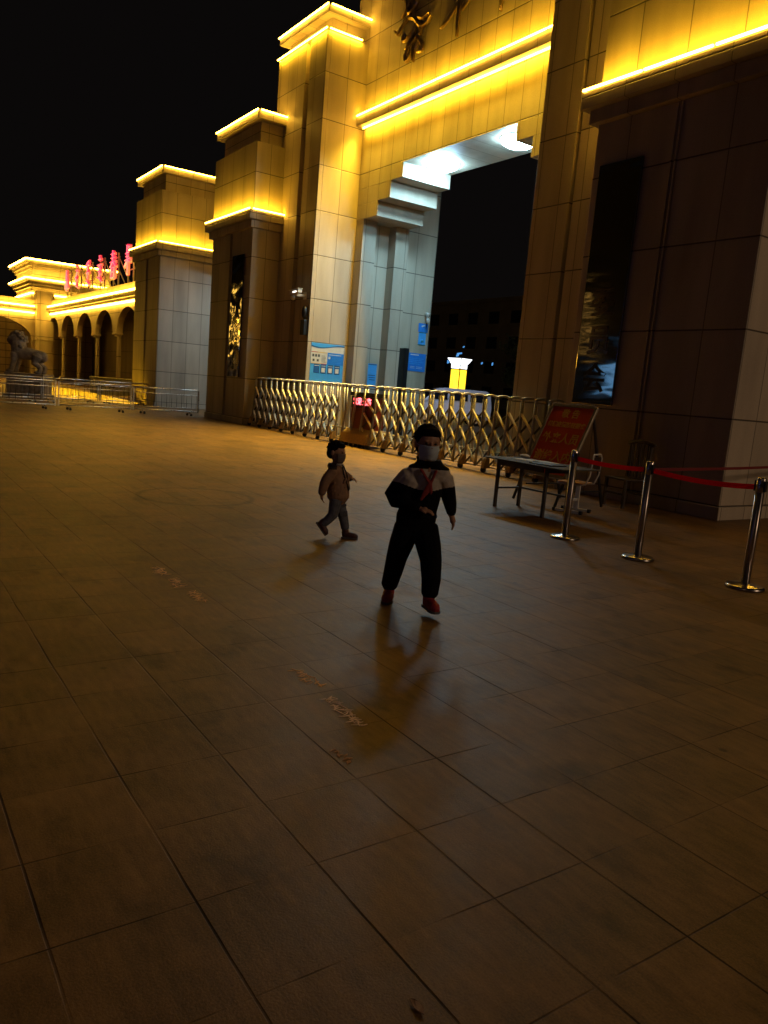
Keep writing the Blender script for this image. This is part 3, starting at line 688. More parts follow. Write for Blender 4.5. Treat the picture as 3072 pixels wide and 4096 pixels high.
# red rooftop characters on a frame
RC = [
 [[(-.45,.1),(0,.9)],[(.45,.1),(0,.9)],[(-.3,.45),(.3,.45)],[(0,0),(0,.6)]],
 [[(-.3,.95),(.35,.85)],[(-.2,.75),(.3,.72)],[(.25,.7),(-.35,.4)],[(-.3,.45),(.15,.35)],[(-.1,.35),(-.1,.1)],[(-.35,.15),(.5,.02)]],
 [[(-.3,.8),(.4,.95)],[(-.4,.7),(.4,.8)],[(0,.9),(0,.25)],[(-.35,.5),(.35,.5)],[(-.45,.2),(0,.18)],[(-.1,.18),(.55,0)]],
 [[(0,1),(.1,.85)],[(-.2,.85),(.35,.85)],[(-.45,.65),(.45,.65)],[(-.1,.6),(.35,.45)],[(-.3,.45),(.3,.3)],[(0,.6),(0,.2)],[(-.5,.22),(0,.15)],[(-.1,.16),(.55,0)]],
 [[(0,1),(0,.55)],[(-.35,.88),(.35,.88)],[(-.35,.74),(.35,.74)],[(-.5,.6),(.5,.6)],[(.0,.6),(-.5,.42)],[(0,.6),(.6,.42)],[(-.3,.4),(.3,.4)],[(-.3,.26),(.3,.26)],[(-.3,.4),(-.3,.02)],[(.3,.4),(.3,.02)],[(-.3,.05),(.3,.05)]],
 [[(-.2,1),(.35,.95)],[(-.1,.98),(-.1,.7)],[(.25,.95),(.2,.72)],[(-.35,.72),(.4,.78)],[(-.3,.62),(.35,.62)],[(-.45,.5),(.45,.55)],[(0,.7),(0,.0)],[(0,.5),(-.6,.3)],[(.05,.5),(.4,.42)]],
]
names = ["leftmost", "second from left", "third from left", "fourth from left", "fifth from left", "rightmost"]
for k in range(6):
    cx = -63.5+3.23*k; z0, hh = 6.93, 1.72
    t = thing("rooftop_character", "glowing red-pink Chinese character on the colonnade roof, %s of the six" % names[k], "rooftop lettering", (cx, 13.3, 6.42), 0, "red rooftop characters")
    bm = new_bm()
    for a, b in RC[k]:
        obox(bm, (cx+a[0]*1.15, 13.25, z0+a[1]*hh), (cx+b[0]*1.15, 13.25, z0+b[1]*hh), .17, .12, up=(0, 1, 0))
    g0 = obj("glyph", bm, M_REDB, t)
    bm = new_bm()
    for a, b in RC[k]:
        obox(bm, (cx+a[0]*1.1, 13.16, z0+a[1]*hh), (cx+b[0]*1.1, 13.16, z0+b[1]*hh), .035, .07, up=(0, 1, 0))
    obj("lit_strokes", bm, M_RED, g0)
    bm = new_bm()
    for dx in (-.55, .55): box(bm, cx+dx-.04, cx+dx+.04, 13.36, 13.44, 6.42, 8.5)
    box(bm, cx-.8, cx+.8, 13.37, 13.43, 7.25, 7.31); box(bm, cx-.8, cx+.8, 13.37, 13.43, 8.2, 8.26)
    for dx in (-.55, .55): obox(bm, (cx+dx, 13.44, 8.2), (cx+dx, 14.3, 6.45), .05, .05)
    obj("support_frame", bm, M_STEEL, t)

# sloping low wall; the strip at its foot is added to light it
A_, B_ = Vector((-38.2, 6.6)), Vector((-34.2, 10.2)); d_ = (B_-A_).normalized(); nrm = Vector((d_.y, -d_.x))
bm = new_bm(); nseg = 14
for k in range(nseg):
    a = A_+(B_-A_)*(k/nseg); b = A_+(B_-A_)*((k+.94)/nseg)
    ha = .52*(1-k/nseg)**.9+.05; hb = .52*(1-(k+.94)/nseg)**.9+.05
    q = [a, b, b-nrm*.18, a-nrm*.18]
    lo = [bm.verts.new((p.x, p.y, 0)) for p in q]; hi = [bm.verts.new((p.x, p.y, h_)) for p, h_ in zip(q, (ha, hb, hb, ha))]
    bm.faces.new(lo[::-1]); bm.faces.new(hi)
    for i in range(4): bm.faces.new((lo[i], lo[(i+1) % 4], hi[(i+1) % 4], hi[i]))
t = thing("ramp_wall", "low tapering stone ramp wall lit bright yellow behind the left steel barriers", "low wall", (A_.x, A_.y, 0))
obj("wall", bm, M_CREAM, t)
bm = new_bm(); a = A_+nrm*.5; b = B_+nrm*.5; led_bars(bm, (a.x, a.y, .02), (b.x, b.y, .02), r=.015)
s_ = obj("light_strip", bm, emit("added_foot_led", (1, .5, .05), 1.2), t); washer(s_, (a.x, a.y, .04), (b.x, b.y, .04), (-nrm.x, -nrm.y, .45), 11, 120)

# grey cabinet between the far pier and the ramp wall
t = thing("utility_cabinet", "long low grey metal cabinet with dark slots left of the farthest pier", "cabinet", (-39.9, 10.8, 0))
bm = new_bm(); box(bm, -40.3, -39.7, 9.55, 12.05, .14, .95); obj("body", bm, M_GREYCAB, t, bevel=.02)
bm = new_bm(); box(bm, -40.34, -39.66, 9.5, 12.1, .951, .99); obj("top", bm, M_GREYCAB, t, bevel=.01)
for ya in (9.75, 10.25, 11.4):
    bm = new_bm(); box(bm, -39.698, -39.69, ya, ya+.35, .52, .60); obj("slot", bm, M_BLACK, t)
for ya in (9.7, 11.9):
    bm = new_bm(); box(bm, -40.2, -39.8, ya-.05, ya+.05, 0, .139); obj("foot", bm, M_BLACK, t)

# ================================================================ steel barriers
def barrier(name, label, L_, nb, group):
    """local: runs along +x from 0 to L_"""
    t = thing(name, label, "barrier", (0, 0, 0), 0, group)
    bm = new_bm()
    tube(bm, [(0, 0, .92), (L_, 0, .92)], .024, 10); tube(bm, [(0, 0, .74), (L_, 0, .74)], .014, 8)
    tube(bm, [(0, 0, .16), (L_, 0, .16)], .02, 8); tube(bm, [(0, 0, .27), (L_, 0, .27)], .012, 8)
    obj("rail_frame", bm, M_STEEL, t)
    bm = new_bm()
    for k in range(nb): x = L_*(k+.5)/nb; tube(bm, [(x, 0, .27), (x, 0, .74)], .008, 6, cap=False)
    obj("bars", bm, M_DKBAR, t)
    for x in (.02, L_-.02):
        bm = new_bm(); box(bm, x-.02, x+.02, -.02, .02, .12, .91); obj("post", bm, M_STEEL, t)
    for x in (.35, L_-.35):
        bm = new_bm(); tube(bm, [(x, 0, .16), (x, 0, .09)], .012, 6); obox(bm, (x, -.2, .09), (x, .2, .09), .03, .02)
        w_ = obj("castor", bm, M_DKMET, t)
        for y in (-.18, .18):
            bm = new_bm(); lathe(bm, (x, y, .04), [(.04, -.015), (.04, .015)], 14, 'y'); obj("wheel", bm, M_RUBBER, w_)
    return t
proto = barrier("steel_barrier", "", 2.42, 13, "wheeled steel crowd barriers")
ends = [((-27.12, 10.25), (-27.0, 7.83)), ((-26.98, 7.78), (-26.84, 5.36)), ((-26.82, 5.30), (-26.7, 2.88)), ((-26.7, 2.82), (-26.6, .40)),
        ((-33.3, 10.3), (-32.4, 8.05)), ((-32.36, 8.0), (-31.5, 5.75)), ((-31.48, 5.7), (-30.6, 3.45))]
labs = ["front steel barrier section touching the left pier, bars clearly visible", "front steel barrier section with a thick post, in front of the grey cabinet", "front steel barrier section standing before the stone lion", "front steel barrier section running out of the left edge",
        "rear steel barrier section starting at the farthest pier", "rear steel barrier section in front of the lit ramp wall", "rear steel barrier section nearest the stone lion"]
for i, ((xa, ya), (xb, yb)) in enumerate(ends):
    o = proto if i == 0 else copy_tree(proto)
    o.location = (xa, ya, 0); o.rotation_euler = (0, 0, math.atan2(yb-ya, xb-xa)); o['label'] = labs[i]

# ================================================================ folding gate
fg = thing("folding_gate", "long stainless folding gate of arched frames and scissor bars across the passage", "gate", (-16.8, 10.8, 0))
YF, YR = 10.74, 11.12
xs = [-10.26-.3715*i for i in range(17)] + [-16.72, -17.17] + [-17.60-.3835*j for j in range(16)]
def frame_bm(x):
    bm = new_bm()
    for s, yf in ((-1, YF), (1, YR)):
        pts = [(x, yf+s*.08, .10), (x, yf+s*.07, .35), (x, yf+s*.02, .82), (x, yf, .95), (x, yf, 1.50)]
        tube(bm, pts, .031, 10, cap=False)
    tube(bm, [(x, YF-.0, 1.47), (x, YF+.01, 1.535), (x, YF+.06, 1.57), (x, (YF+YR)/2, 1.585), (x, YR-.06, 1.57), (x, YR-.01, 1.535), (x, YR, 1.47)], .025, 10)
    ellipsoid(bm, (x, YF, 1.555), (.036, .036, .026), 12, 8)
    tube(bm, [(x, YF-.02, .42), (x, YR+.02, .42)], .012, 6, cap=False)
    return bm
f0 = frame_bm(0); me_f = bpy.data.meshes.new("arch_frame"); bmesh.ops.recalc_face_normals(f0, faces=f0.faces)
bmesh.ops.translate(f0, vec=(0, -10.8, 0), verts=f0.verts); f0.to_mesh(me_f); f0.free(); me_f.materials.append(M_GPOST)
for x in xs:
    o = bpy.data.objects.new("arch_frame", me_f); COL.objects.link(o); o.parent = fg; o.location = (x+16.8, 0, 0)
sx = sorted(xs)
for xa, xb in zip(sx, sx[1:]):
    if xa < -15.9 and xb > -17.7: 
        if not (xb > -16.25): continue
    bm = new_bm()
    for y, s in ((YF+.012, -1),):
        for k in range(3):
            zt = 1.27-.385*k
            def sl(z): return y+s*(.055*max(0, (.85-z)/.5) if z < .85 else 0)
            zb = zt-.36
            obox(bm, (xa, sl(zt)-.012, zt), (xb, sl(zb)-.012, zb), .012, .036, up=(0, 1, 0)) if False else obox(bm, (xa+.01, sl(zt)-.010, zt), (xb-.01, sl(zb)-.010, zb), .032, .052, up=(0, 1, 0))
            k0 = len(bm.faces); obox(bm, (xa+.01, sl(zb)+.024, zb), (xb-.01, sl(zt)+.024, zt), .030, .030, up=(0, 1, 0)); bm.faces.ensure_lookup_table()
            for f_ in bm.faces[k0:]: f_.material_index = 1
    obj("scissor_bars", bm, [M_LITBAR, M_DKBAR], fg)
for i, x in enumerate(sx):
    if i % 2 or -17.4 < x < -16.3: continue
    bm = new_bm()
    prism(bm, [(YF-.20, .09), (YF-.18, .20), (YF-.12, .30), (YF-.05, .30), (YF-.02, .09)], 'x', x-.06, x+.03)
    h_ = obj("wheel_housing", bm, M_HOUS, fg, bevel=.008)
    bm = new_bm(); lathe(bm, (x-.02, YF-.15, .062), [(.02, -.025), (.06, -.022), (.06, .022), (.02, .025)], 18, 'x'); obj("wheel", bm, M_RUBBER, h_)
bm = new_bm(); box(bm, sx[0], sx[-1], YF-.05, YF-.03, .10, .125); box(bm, sx[0], sx[-1], YR+.06, YR+.09, .10, .125); obj("bottom_rail", bm, M_STEEL, fg)
# drive unit with the LED text
bm = new_bm(); box(bm, -17.42, -16.28, YF+.04, YR-.02, .30, 1.30)
cab = obj("drive_cabinet", bm, M_REDCAB, fg, bevel=.03)
bm = new_bm(); box(bm, -17.46, -16.24, YF+.02, YR, 1.302, 1.40); box(bm, -17.40, -16.30, YF+.028, YF+.038, 1.0, 1.29); obj("display_panel", bm, M_BLACK, cab)
bm = new_bm(); prism(bm, [(YF-.25, .09), (YF-.16, .34), (YF+.0, .46), (YR+.0, .46), (YR+.16, .34), (YR+.2, .09)], 'x', -17.5, -16.2); obj("skirt", bm, M_HOUS, cab, bevel=.02)
bm = text_bm("欢迎 光临", .20, .003, bold=.004); place_bm(bm, Matrix.Translation((-16.86, YF+.022, 1.155)) @ M_FACE_NY); obj("led_text", bm, M_REDDOT, cab)
bm = new_bm()
for k in range(6): lathe(bm, (-17.4+.22*k, YF-.17, .05), [(.05, -.03), (.05, .03)], 14, 'x')
obj("wheels", bm, M_RUBBER, cab)

# ================================================================ leaning red notice board
t = thing("notice_easel", "red notice board with yellow writing leaning on a stand behind the table", "sign", (-8.1, 8.7, 0))
ang = math.atan2(.48, 1.0)
Msign = Matrix.Translation((-8.10, 8.515, .45)) @ Matrix.Rotation(math.pi/2-ang, 4, 'X')      # local x = width, y = up the slope, z = toward viewer
HB = 1.17
def sb(x0, x1, y0, y1, z0, z1):
    bm = new_bm(); box(bm, x0, x1, y0, y1, z0, z1); return place_bm(bm, Msign)
bd = obj("board", sb(-.41, .41, .02, HB-.03, -.01, .006), M_SIGNRED, t)
bm = new_bm()
for q in ((-.46, -.41, 0, HB), (.41, .46, 0, HB), (-.41, .41, HB-.03, HB+.02), (-.41, .41, -.03, .02)): box(bm, q[0], q[1], q[2], q[3], -.02, .022)
obj("frame", place_bm(bm, Msign), M_ALU, t, bevel=.004)
for body, size, y in (("敬 告", .155, 1.02), ("根据疫情防控要求", .094, .835), ("外来人员", .185, .60), ("谢绝入内", .185, .30)):
    b = text_bm(body, size, .002, bold=.0025); obj("writing", place_bm(b, Msign @ Matrix.Translation((0, y, .009))), M_SIGNYEL, bd)
for sx_ in (-.43, .43):
    bm = new_bm(); q = Msign @ Vector((sx_, 0, -.01)); obox(bm, q, (q.x, q.y-.17, .015), .03, .03); obj("leg", bm, M_DKMET, t)
    bm = new_bm(); q = Msign @ Vector((sx_, 1.0, -.03)); obox(bm, q, (q.x, q.y+.42, .012), .03, .03); obj("leg", bm, M_DKMET, t)
bm = new_bm(); obox(bm, (-8.53, 8.6, .25), (-8.53, 9.3, .25), .02, .02); obox(bm, (-7.67, 8.6, .25), (-7.67, 9.3, .25), .02, .02); obj("brace", bm, M_DKMET, t)

# ================================================================ table, chairs
t = thing("desk", "plain narrow school table with papers, in front of the red board", "table", (-7.53, 7.7, 0))
zt = .70
bm = new_bm(); box(bm, -8.17, -6.66, 7.32, 8.06, zt-.018, zt); tp = obj("table_top", bm, M_TABLE, t, bevel=.008)
for x, y in ((-7.98, 7.47), (-7.98, 7.93), (-7.08, 7.5), (-7.08, 7.95)):
    bm = new_bm(); box(bm, x-.022, x+.022, y-.020, y+.020, 0, zt-.019); obj("leg", bm, M_TLEG, t, bevel=.004)
bm = new_bm(); box(bm, -7.95, -7.11, 7.455, 7.475, zt-.10, zt-.020); box(bm, -7.95, -7.11, 7.93, 7.95, zt-.10, zt-.020)
box(bm, -7.99, -7.97, 7.495, 7.905, zt-.10, zt-.020); box(bm, -7.09, -7.07, 7.525, 7.925, zt-.10, zt-.020); obj("apron", bm, M_TLEG, t)
bm = new_bm(); box(bm, -7.995, -7.965, 7.496, 7.904, .26, .285); box(bm, -7.95, -7.11, 7.93, 7.955, .26, .285); obj("stretcher", bm, M_TLEG, t)
bm = new_bm(); box(bm, -7.35, -6.95, 7.42, 7.72, zt+.001, zt+.016); tag(obj("document_folder", bm, M_BLACK, bevel=.003), "dark folder lying on the front half of the table", "folder")
bm = new_bm()
for k, (x, y, a) in enumerate(((-7.75, 7.75, .2), (-7.45, 7.85, -.1))):
    b2 = new_bm(); box(b2, -.15, .15, -.105, .105, zt+.001+.004*k, zt+.005+.004*k); bmesh.ops.transform(b2, matrix=Matrix.Translation((x, y, 0)) @ Matrix.Rotation(a, 4, 'Z'), verts=b2.verts); merge(bm, b2)
tag(obj("paper_sheets", bm, M_PAPER), "pale loose papers on the far side of the table", "paper")
bm = new_bm(); ellipsoid(bm, (-8.0, 7.98, zt+.03), (.09, .05, .028), 14, 8)

t2 = tag(obj("cloth_bundle", bm, M_PAPER), "small crumpled pale cloth at the left end of the table", "cloth")
# school chair beside it (pale metal, wooden seat)
t = thing("school_chair", "pale metal school chair with wooden seat behind the nearest barrier post", "chair", (-7.42, 8.45, 0), R(20))
def L(bm, name, m, par, bevel=0): return obj(name, bm, m, par, world=False, bevel=bevel)
bm = new_bm(); box(bm, -.19, .19, -.19, .19, .425, .445); L(bm, "seat", M_WOOD, t, .008)
bm = new_bm(); tube(bm, [(-.19, .17, .41), (.10, .17, .41), (.22, .17, .43), (.27, .17, .56), (.29, .17, .80), (.28, .13, .86), (.28, -.13, .86), (.29, -.17, .80), (.27, -.17, .56), (.22, -.17, .43), (.10, -.17, .41), (-.19, -.17, .41)], .011, 8); L(bm, "back_frame", M_WHITEP, t)
bm = new_bm(); box(bm, .272, .288, -.16, .16, .64, .82); L(bm, "backrest", M_DKWOOD, t, .006)
for y in (-.16, .16):
    bm = new_bm(); box(bm, -.03, .03, y-.018, y+.018, .03, .41); g_ = L(bm, "leg", M_WHITEP, t)
    bm = new_bm(); box(bm, -.20, .20, y-.022, y+.022, .012, .045); f_ = L(bm, "foot_bar", M_WHITEP, g_, .006)
bm = new_bm(); box(bm, -.012, .012, -.142, .142, .16, .19); L(bm, "stretcher", M_WHITEP, t)
bm = new_bm()
for x in (-.20, .20):
    for y in (-.16, .16): box(bm, x-.02, x+.02, y-.026, y+.026, 0, .05)
L(bm, "foot_caps", M_RUBBER, t)
# dark wooden chair against the dark pier
t = thing("wooden_chair", "dark slat-back wooden chair in shade against the right pier", "chair", (-7.72, 9.95, 0), R(-8))
bm = new_bm(); box(bm, -.24, .24, -.22, .22, .43, .46); L(bm, "seat", M_DKWOOD, t, .01)
for x in (-.21, .21):
    bm = new_bm(); box(bm, x-.02, x+.02, -.21, -.17, 0, .43); L(bm, "leg", M_DKWOOD, t)
    bm = new_bm(); obox(bm, (x, .20, 0), (x, .25, 1.0), .04, .035); L(bm, "leg", M_DKWOOD, t)
bm = new_bm(); tube(bm, [(-.27, .25, 1.0), (-.1, .24, 1.035), (.1, .24, 1.035), (.27, .25, 1.0)], .032, 8)
for k in range(5): box(bm, -.15+.075*k-.012, -.15+.075*k+.012, .225, .24, .47, 1.0)
L(bm, "backrest", M_DKWOOD, t)
bm = new_bm(); box(bm, -.2, .2, -.20, -.18, .2, .23); box(bm, -.2, .2, .20, .22, .2, .23); L(bm, "stretcher", M_DKWOOD, t)

# ================================================================ belt posts
def belt_post():
    t = thing("belt_post", "", "barrier post", (0, 0, 0), 0, "chrome belt posts")
    bm = new_bm(); lathe(bm, (0, 0, 0), [(.02, .0), (.165, .0), (.17, .008), (.168, .022), (.15, .033), (.06, .042), (.035, .055), (.02, .055)], 40); L(bm, "base", M_CHROME, t)
    bm = new_bm(); lathe(bm, (0, 0, 0), [(.038, .05), (.038, .88)], 28); L(bm, "post", M_POST, t)
    bm = new_bm(); lathe(bm, (0, 0, 0), [(.039, .881), (.040, .885), (.040, 1.0), (.034, 1.012), (.015, 1.018)], 28); hd = L(bm, "head", M_CHROME, t)
    bm = new_bm()
    box(bm, -.052, .052, -.018, .018, .89, .985); L(bm, "belt_slot", M_BLACK, hd)
    return t
posts = [(-5.90, 6.66), (-4.86, 6.62), (-3.68, 6.62), (-2.45, 6.60), (-4.55, 12.6)]
plabs = ["chrome belt post nearest the table, leftmost of the row", "middle chrome belt post with a thin blue reflection", "chrome belt post at the right edge, nearest the camera", "chrome belt post outside the right edge", "chrome belt post far right in the background"]
pp = belt_post()
for i, (x, y) in enumerate(posts[:3]):
    o = pp if i == 0 else copy_tree(pp); o.location = (x, y, 0); o['label'] = plabs[i]
def belt(a, b, z, label, sag=.02, h=.048, m=None):
    bm = new_bm(); a, b = Vector((*a, z)), Vector((*b, z)); d = (b-a).normalized(); s = Vector((-d.y, d.x, 0))*.001; n = 16; rows = []
    for i in range(n+1):
        t_ = i/n; p = a+(b-a)*t_; p.z -= sag*4*t_*(1-t_); tw = .25*math.sin(t_*math.pi)*0
        rows.append([bm.verts.new(p+s+Vector((0, 0, h/2))), bm.verts.new(p-s+Vector((0, 0, h/2))), bm.verts.new(p-s-Vector((0, 0, h/2))), bm.verts.new(p+s-Vector((0, 0, h/2)))])
    for r0, r1 in zip(rows, rows[1:]):
        for k in range(4): bm.faces.new((r0[k], r0[(k+1) % 4], r1[(k+1) % 4], r1[k]))
    tag(obj("belt", bm, m or M_BELT), label, "belt", "red barrier belts")
belt((-5.852, 6.66), (-4.90, 6.62), .925, "red belt stretched between the leftmost and middle chrome posts")
belt((-4.812, 6.62), (-3.72, 6.62), .925, "red belt between the middle chrome post and the one at the right edge", .03)
belt((-4.87, 6.665), (-5.95, 12.2), .93, "red belt running back from the middle chrome post past the pale side of the pier", .02, .034, M_BELTSHADE)

# ================================================================ beyond the gate
# lantern
t = thing("garden_lantern", "square lantern post with a white head and glowing yellow body beyond the gate", "lamp", (-42.5, 35, 0))
bm = new_bm(); lathe(bm, (0, 0, 0), [(.36, 0), (.36, .35), (.30, .42), (.30, .8)], 4); 
obj("base", place_bm(bm, Matrix.Translation((-42.5, 35, 0)) @ Matrix.Rotation(R(12), 4, 'Z')), M_BLACK, t)
def sq(z0, z1, r0, r1, m, name, par, rz=R(12)+math.pi/4):
    bm = new_bm(); 
    lo = [bm.verts.new((r0*math.cos(rz+k*math.pi/2), r0*math.sin(rz+k*math.pi/2), z0)) for k in range(4)]
    hi = [bm.verts.new((r1*math.cos(rz+k*math.pi/2), r1*math.sin(rz+k*math.pi/2), z1)) for k in range(4)]
    bm.faces.new(lo); bm.faces.new(hi)
    for k in range(4): bm.faces.new((lo[k], lo[(k+1) % 4], hi[(k+1) % 4], hi[k]))
    return obj(name, place_bm(bm, Matrix.Translation((-42.5, 35, 0))), m, par)
body = sq(.85, 1.78, .50, .50, M_YEL, "lower_panel", t); b1 = sq(1.92, 3.36, .56, .56, M_YEL, "yellow_panel", t)
sq(1.80, 1.90, .60, .60, M_BLACK, "collar", t); sq(3.37, 3.44, .62, .62, M_BLACK, "collar", t)
sq(3.45, 3.74, .58, .58, M_WHITEL, "neck_panel", t); sq(3.76, 4.14, .60, .90, M_WHITEL, "white_head", t); sq(4.141, 4.17, .94, .94, M_BLACK, "roof", t)
bm = new_bm(); rz = R(12)+math.pi/4
for k in range(4):
    c_, s_ = math.cos(rz+k*math.pi/2), math.sin(rz+k*math.pi/2); X, Y = -42.5, 35
    obox(bm, (X+.57*c_, Y+.57*s_, .8), (X+.57*c_, Y+.57*s_, 3.75), .05, .05); obox(bm, (X+.61*c_, Y+.61*s_, 3.75), (X+.91*c_, Y+.91*s_, 4.14), .05, .05)
obj("mullions", bm, M_BLACK, t)

# white minivan
t = thing("parked_van", "white minivan parked just beyond the folding gate", "van", (-32.9, 26.6, 0), R(62))
def van():
    Lh, W = 2.2, .86
    bm = new_bm()
    prof = [(-2.2,.35),(-2.2,.95),(-2.12,1.10),(-1.45,1.24),(-.85,1.82),(-.4,1.92),(1.9,1.90),(2.12,1.75),(2.2,1.1),(2.2,.35)]
    for z_in, a, b in ((0, -W, W),):
        A = [bm.verts.new((x, -W+(.10 if z > 1.3 else 0), z)) for x, z in prof]; Bv = [bm.verts.new((x, W-(.10 if z > 1.3 else 0), z)) for x, z in prof]
        n = len(prof); bm.faces.new(A); bm.faces.new(Bv[::-1])
        for i in range(n): bm.faces.new((A[i], A[(i+1) % n], Bv[(i+1) % n], Bv[i]))
    L(bm, "body", M_CARW, t, .05)
    for y, s in ((-W, -1), (W, 1)):
        for xa, xb, xc, xd in ((-1.30,-.25,-.80,-.25),(-.12,.85,-.12,.85),(1.0,1.95,1.0,1.9)):
            bm = new_bm(); yo = y-s*.045
            vs = [bm.verts.new(p) for p in ((xa, y+s*.006-s*.015, 1.28), (xb, y+s*.006-s*.015, 1.28), (xd, y-s*.084, 1.74), (xc, y-s*.084, 1.74))]
            f = bm.faces.new(vs); r_ = bmesh.ops.extrude_face_region(bm, geom=[f]); bmesh.ops.translate(bm, vec=(0, s*.012, 0), verts=[q for q in r_['geom'] if isinstance(q, bmesh.types.BMVert)])
            L(bm, "side_window", M_GLASS, t)
        bm = new_bm(); ellipsoid(bm, (-1.2, y+s*.12, 1.25), (.06, .1, .09), 12, 8); L(bm, "mirror", M_BLACK, t)
    bm = new_bm(); vs = [bm.verts.new(p) for p in ((-1.44, -.76, 1.27), (-1.44, .76, 1.27), (-.90, .68, 1.79), (-.90, -.68, 1.79))]
    f = bm.faces.new(vs); r_ = bmesh.ops.extrude_face_region(bm, geom=[f]); bmesh.ops.translate(bm, vec=(-.02, 0, .02), verts=[q for q in r_['geom'] if isinstance(q, bmesh.types.BMVert)])
    L(bm, "windscreen", M_GLASS, t)
    for x in (-1.42, 1.4):
        for y, s in ((-W, -1), (W, 1)):
            bm = new_bm(); lathe(bm, (x, y-s*.1, .33), [(.2, -.12*s*-1 if 0 else -.11), (.33, -.10), (.33, .10), (.2, .11)], 24, 'y'); w = L(bm, "wheel", M_RUBBER, t)
            bm = new_bm(); lathe(bm, (x, y+s*.012, .33), [(.19, -.01), (.19, .01)], 20, 'y'); L(bm, "rim", M_STEEL, w)
    for y in (-.62, .62):
        bm = new_bm(); box(bm, -2.22, -2.17, y-.16, y+.16, .80, .98); L(bm, "headlight", M_GLASS, t, .02)
    bm = new_bm(); box(bm, -2.25, -2.18, -.80, .80, .34, .55); L(bm, "bumper", M_DKMET, t, .02)
van()

# dark school building and trees behind
t = thing("school_building", "dark unlit school building barely visible far beyond the passage", "building", (-95, 88, 0))
bm = new_bm(); box(bm, -135, -55, 85, 97, 0, 17); obj("wall", bm, M_FARB, t)
w0 = None
for fl in range(4):
    for k in range(15):
        x = -132+5.2*k; z = 1.6+4*fl
        if w0 is None:
            bm = new_bm(); box(bm, -1.2, 1.2, -.06, .04, 0, 1.9); bmesh.ops.translate(bm, vec=(0, 0, 0), verts=bm.verts); w0 = obj("window", bm, M_GLASS, t, world=False); w = w0
        else:
            w = w0.copy(); COL.objects.link(w); w.parent = t
        w.location = (x+95, 85-88, z)
bm = new_bm(); box(bm, -135.4, -54.6, 84.6, 97.4, 17.002, 17.6); obj("roof", bm, M_FARB, t)
def tree(x, y, h, cr, label, seed):
    rnd = random.Random(seed); t = thing("broadleaf_tree", label, "tree", (x, y, 0), 0, "dark trees beyond the gate")
    bm = new_bm(); tube(bm, [(x, y, 0), (x+.1, y, h*.3), (x-.1, y+.1, h*.6)], [.22, .16, .08], 8)
    for k in range(5):
        a = rnd.random()*6.28; tube(bm, [(x, y, h*(.35+.06*k)), (x+math.cos(a)*cr*.6, y+math.sin(a)*cr*.6, h*(.55+.07*k))], [.08, .03], 6)
    obj("trunk", bm, M_BARK, t)
    bm = new_bm()
    for c in range(26):
        a = rnd.random()*6.28; rr = cr*rnd.random()**.5; zc = h*(.42+.5*rnd.random()); cc = Vector((x+math.cos(a)*rr, y+math.sin(a)*rr, zc)); sz = rnd.uniform(.5, 1.0)*cr*.42
        for q in range(110):
            d = Vector((rnd.gauss(0, 1), rnd.gauss(0, 1), rnd.gauss(0, .8))).normalized()*sz*rnd.uniform(.5, 1); p = cc+d; u = Vector((rnd.gauss(0, 1), rnd.gauss(0, 1), rnd.gauss(0, 1))).normalized(); v = u.orthogonal().normalized(); s_ = rnd.uniform(.09, .17)
            bm.faces.new([bm.verts.new(p+u*s_), bm.verts.new(p+v*s_*.6), bm.verts.new(p-u*s_), bm.verts.new(p-v*s_*.6)])
    me = bpy.data.meshes.new("crown"); bmesh.ops.translate(bm, vec=(-x, -y, 0), verts=bm.verts); bm.to_mesh(me); bm.free(); me.materials.append(M_LEAF)
    o = bpy.data.objects.new("crown", me); COL.objects.link(o); o.parent = t
tree(-52, 52, 8, 3.2, "dark leafy tree behind the lantern, left of the passage view", 1)
tree(-45, 60, 9, 3.6, "tallest dark tree in the middle of the passage view", 2)
tree(-38, 55, 7, 3.0, "dark low tree near the right jamb of the passage view", 3)
bm = new_bm(); rs = random.Random(5)
for (x, z, w, h_) in ((0, 0, .75, .16), (-.1, -.22, .35, .18), (-1.6, -1.0, .30, .35), (.9, .75, .2, .1), (4.2, -1.0, .16, .16), (5.9, -1.1, .12, .25)):
    prism(bm, [(-67.4+x, 6.1+z), (-67.4+x+w, 6.1+z+.08), (-67.4+x+w, 6.1+z+h_+.08), (-67.4+x, 6.1+z+h_)], 'y', 55.0, 55.1)
tag(obj("lit_sign", bm, M_BLUEL), "small scattered blue lights high behind the lantern", "light")

# blue neon tube assumed behind the camera, for the chrome posts' blue streak
t = thing("assumed_neon_tube", "assumed vertical blue neon tube across the road, giving the chrome posts a blue streak", "light", (-6.6, -28, 2))
bm = new_bm(); tube(bm, [(-6.6, -28, 1.0), (-6.6, -28, 9.0)], .16, 8); obj("tube", bm, emit("assumed_neon_blue", (.12, .22, 1.0), 7), t)
bm = new_bm(); box(bm, -7.2, -6.0, -28.6, -28.3, 0, 9.4); obj("mount", bm, M_DKMET, t)

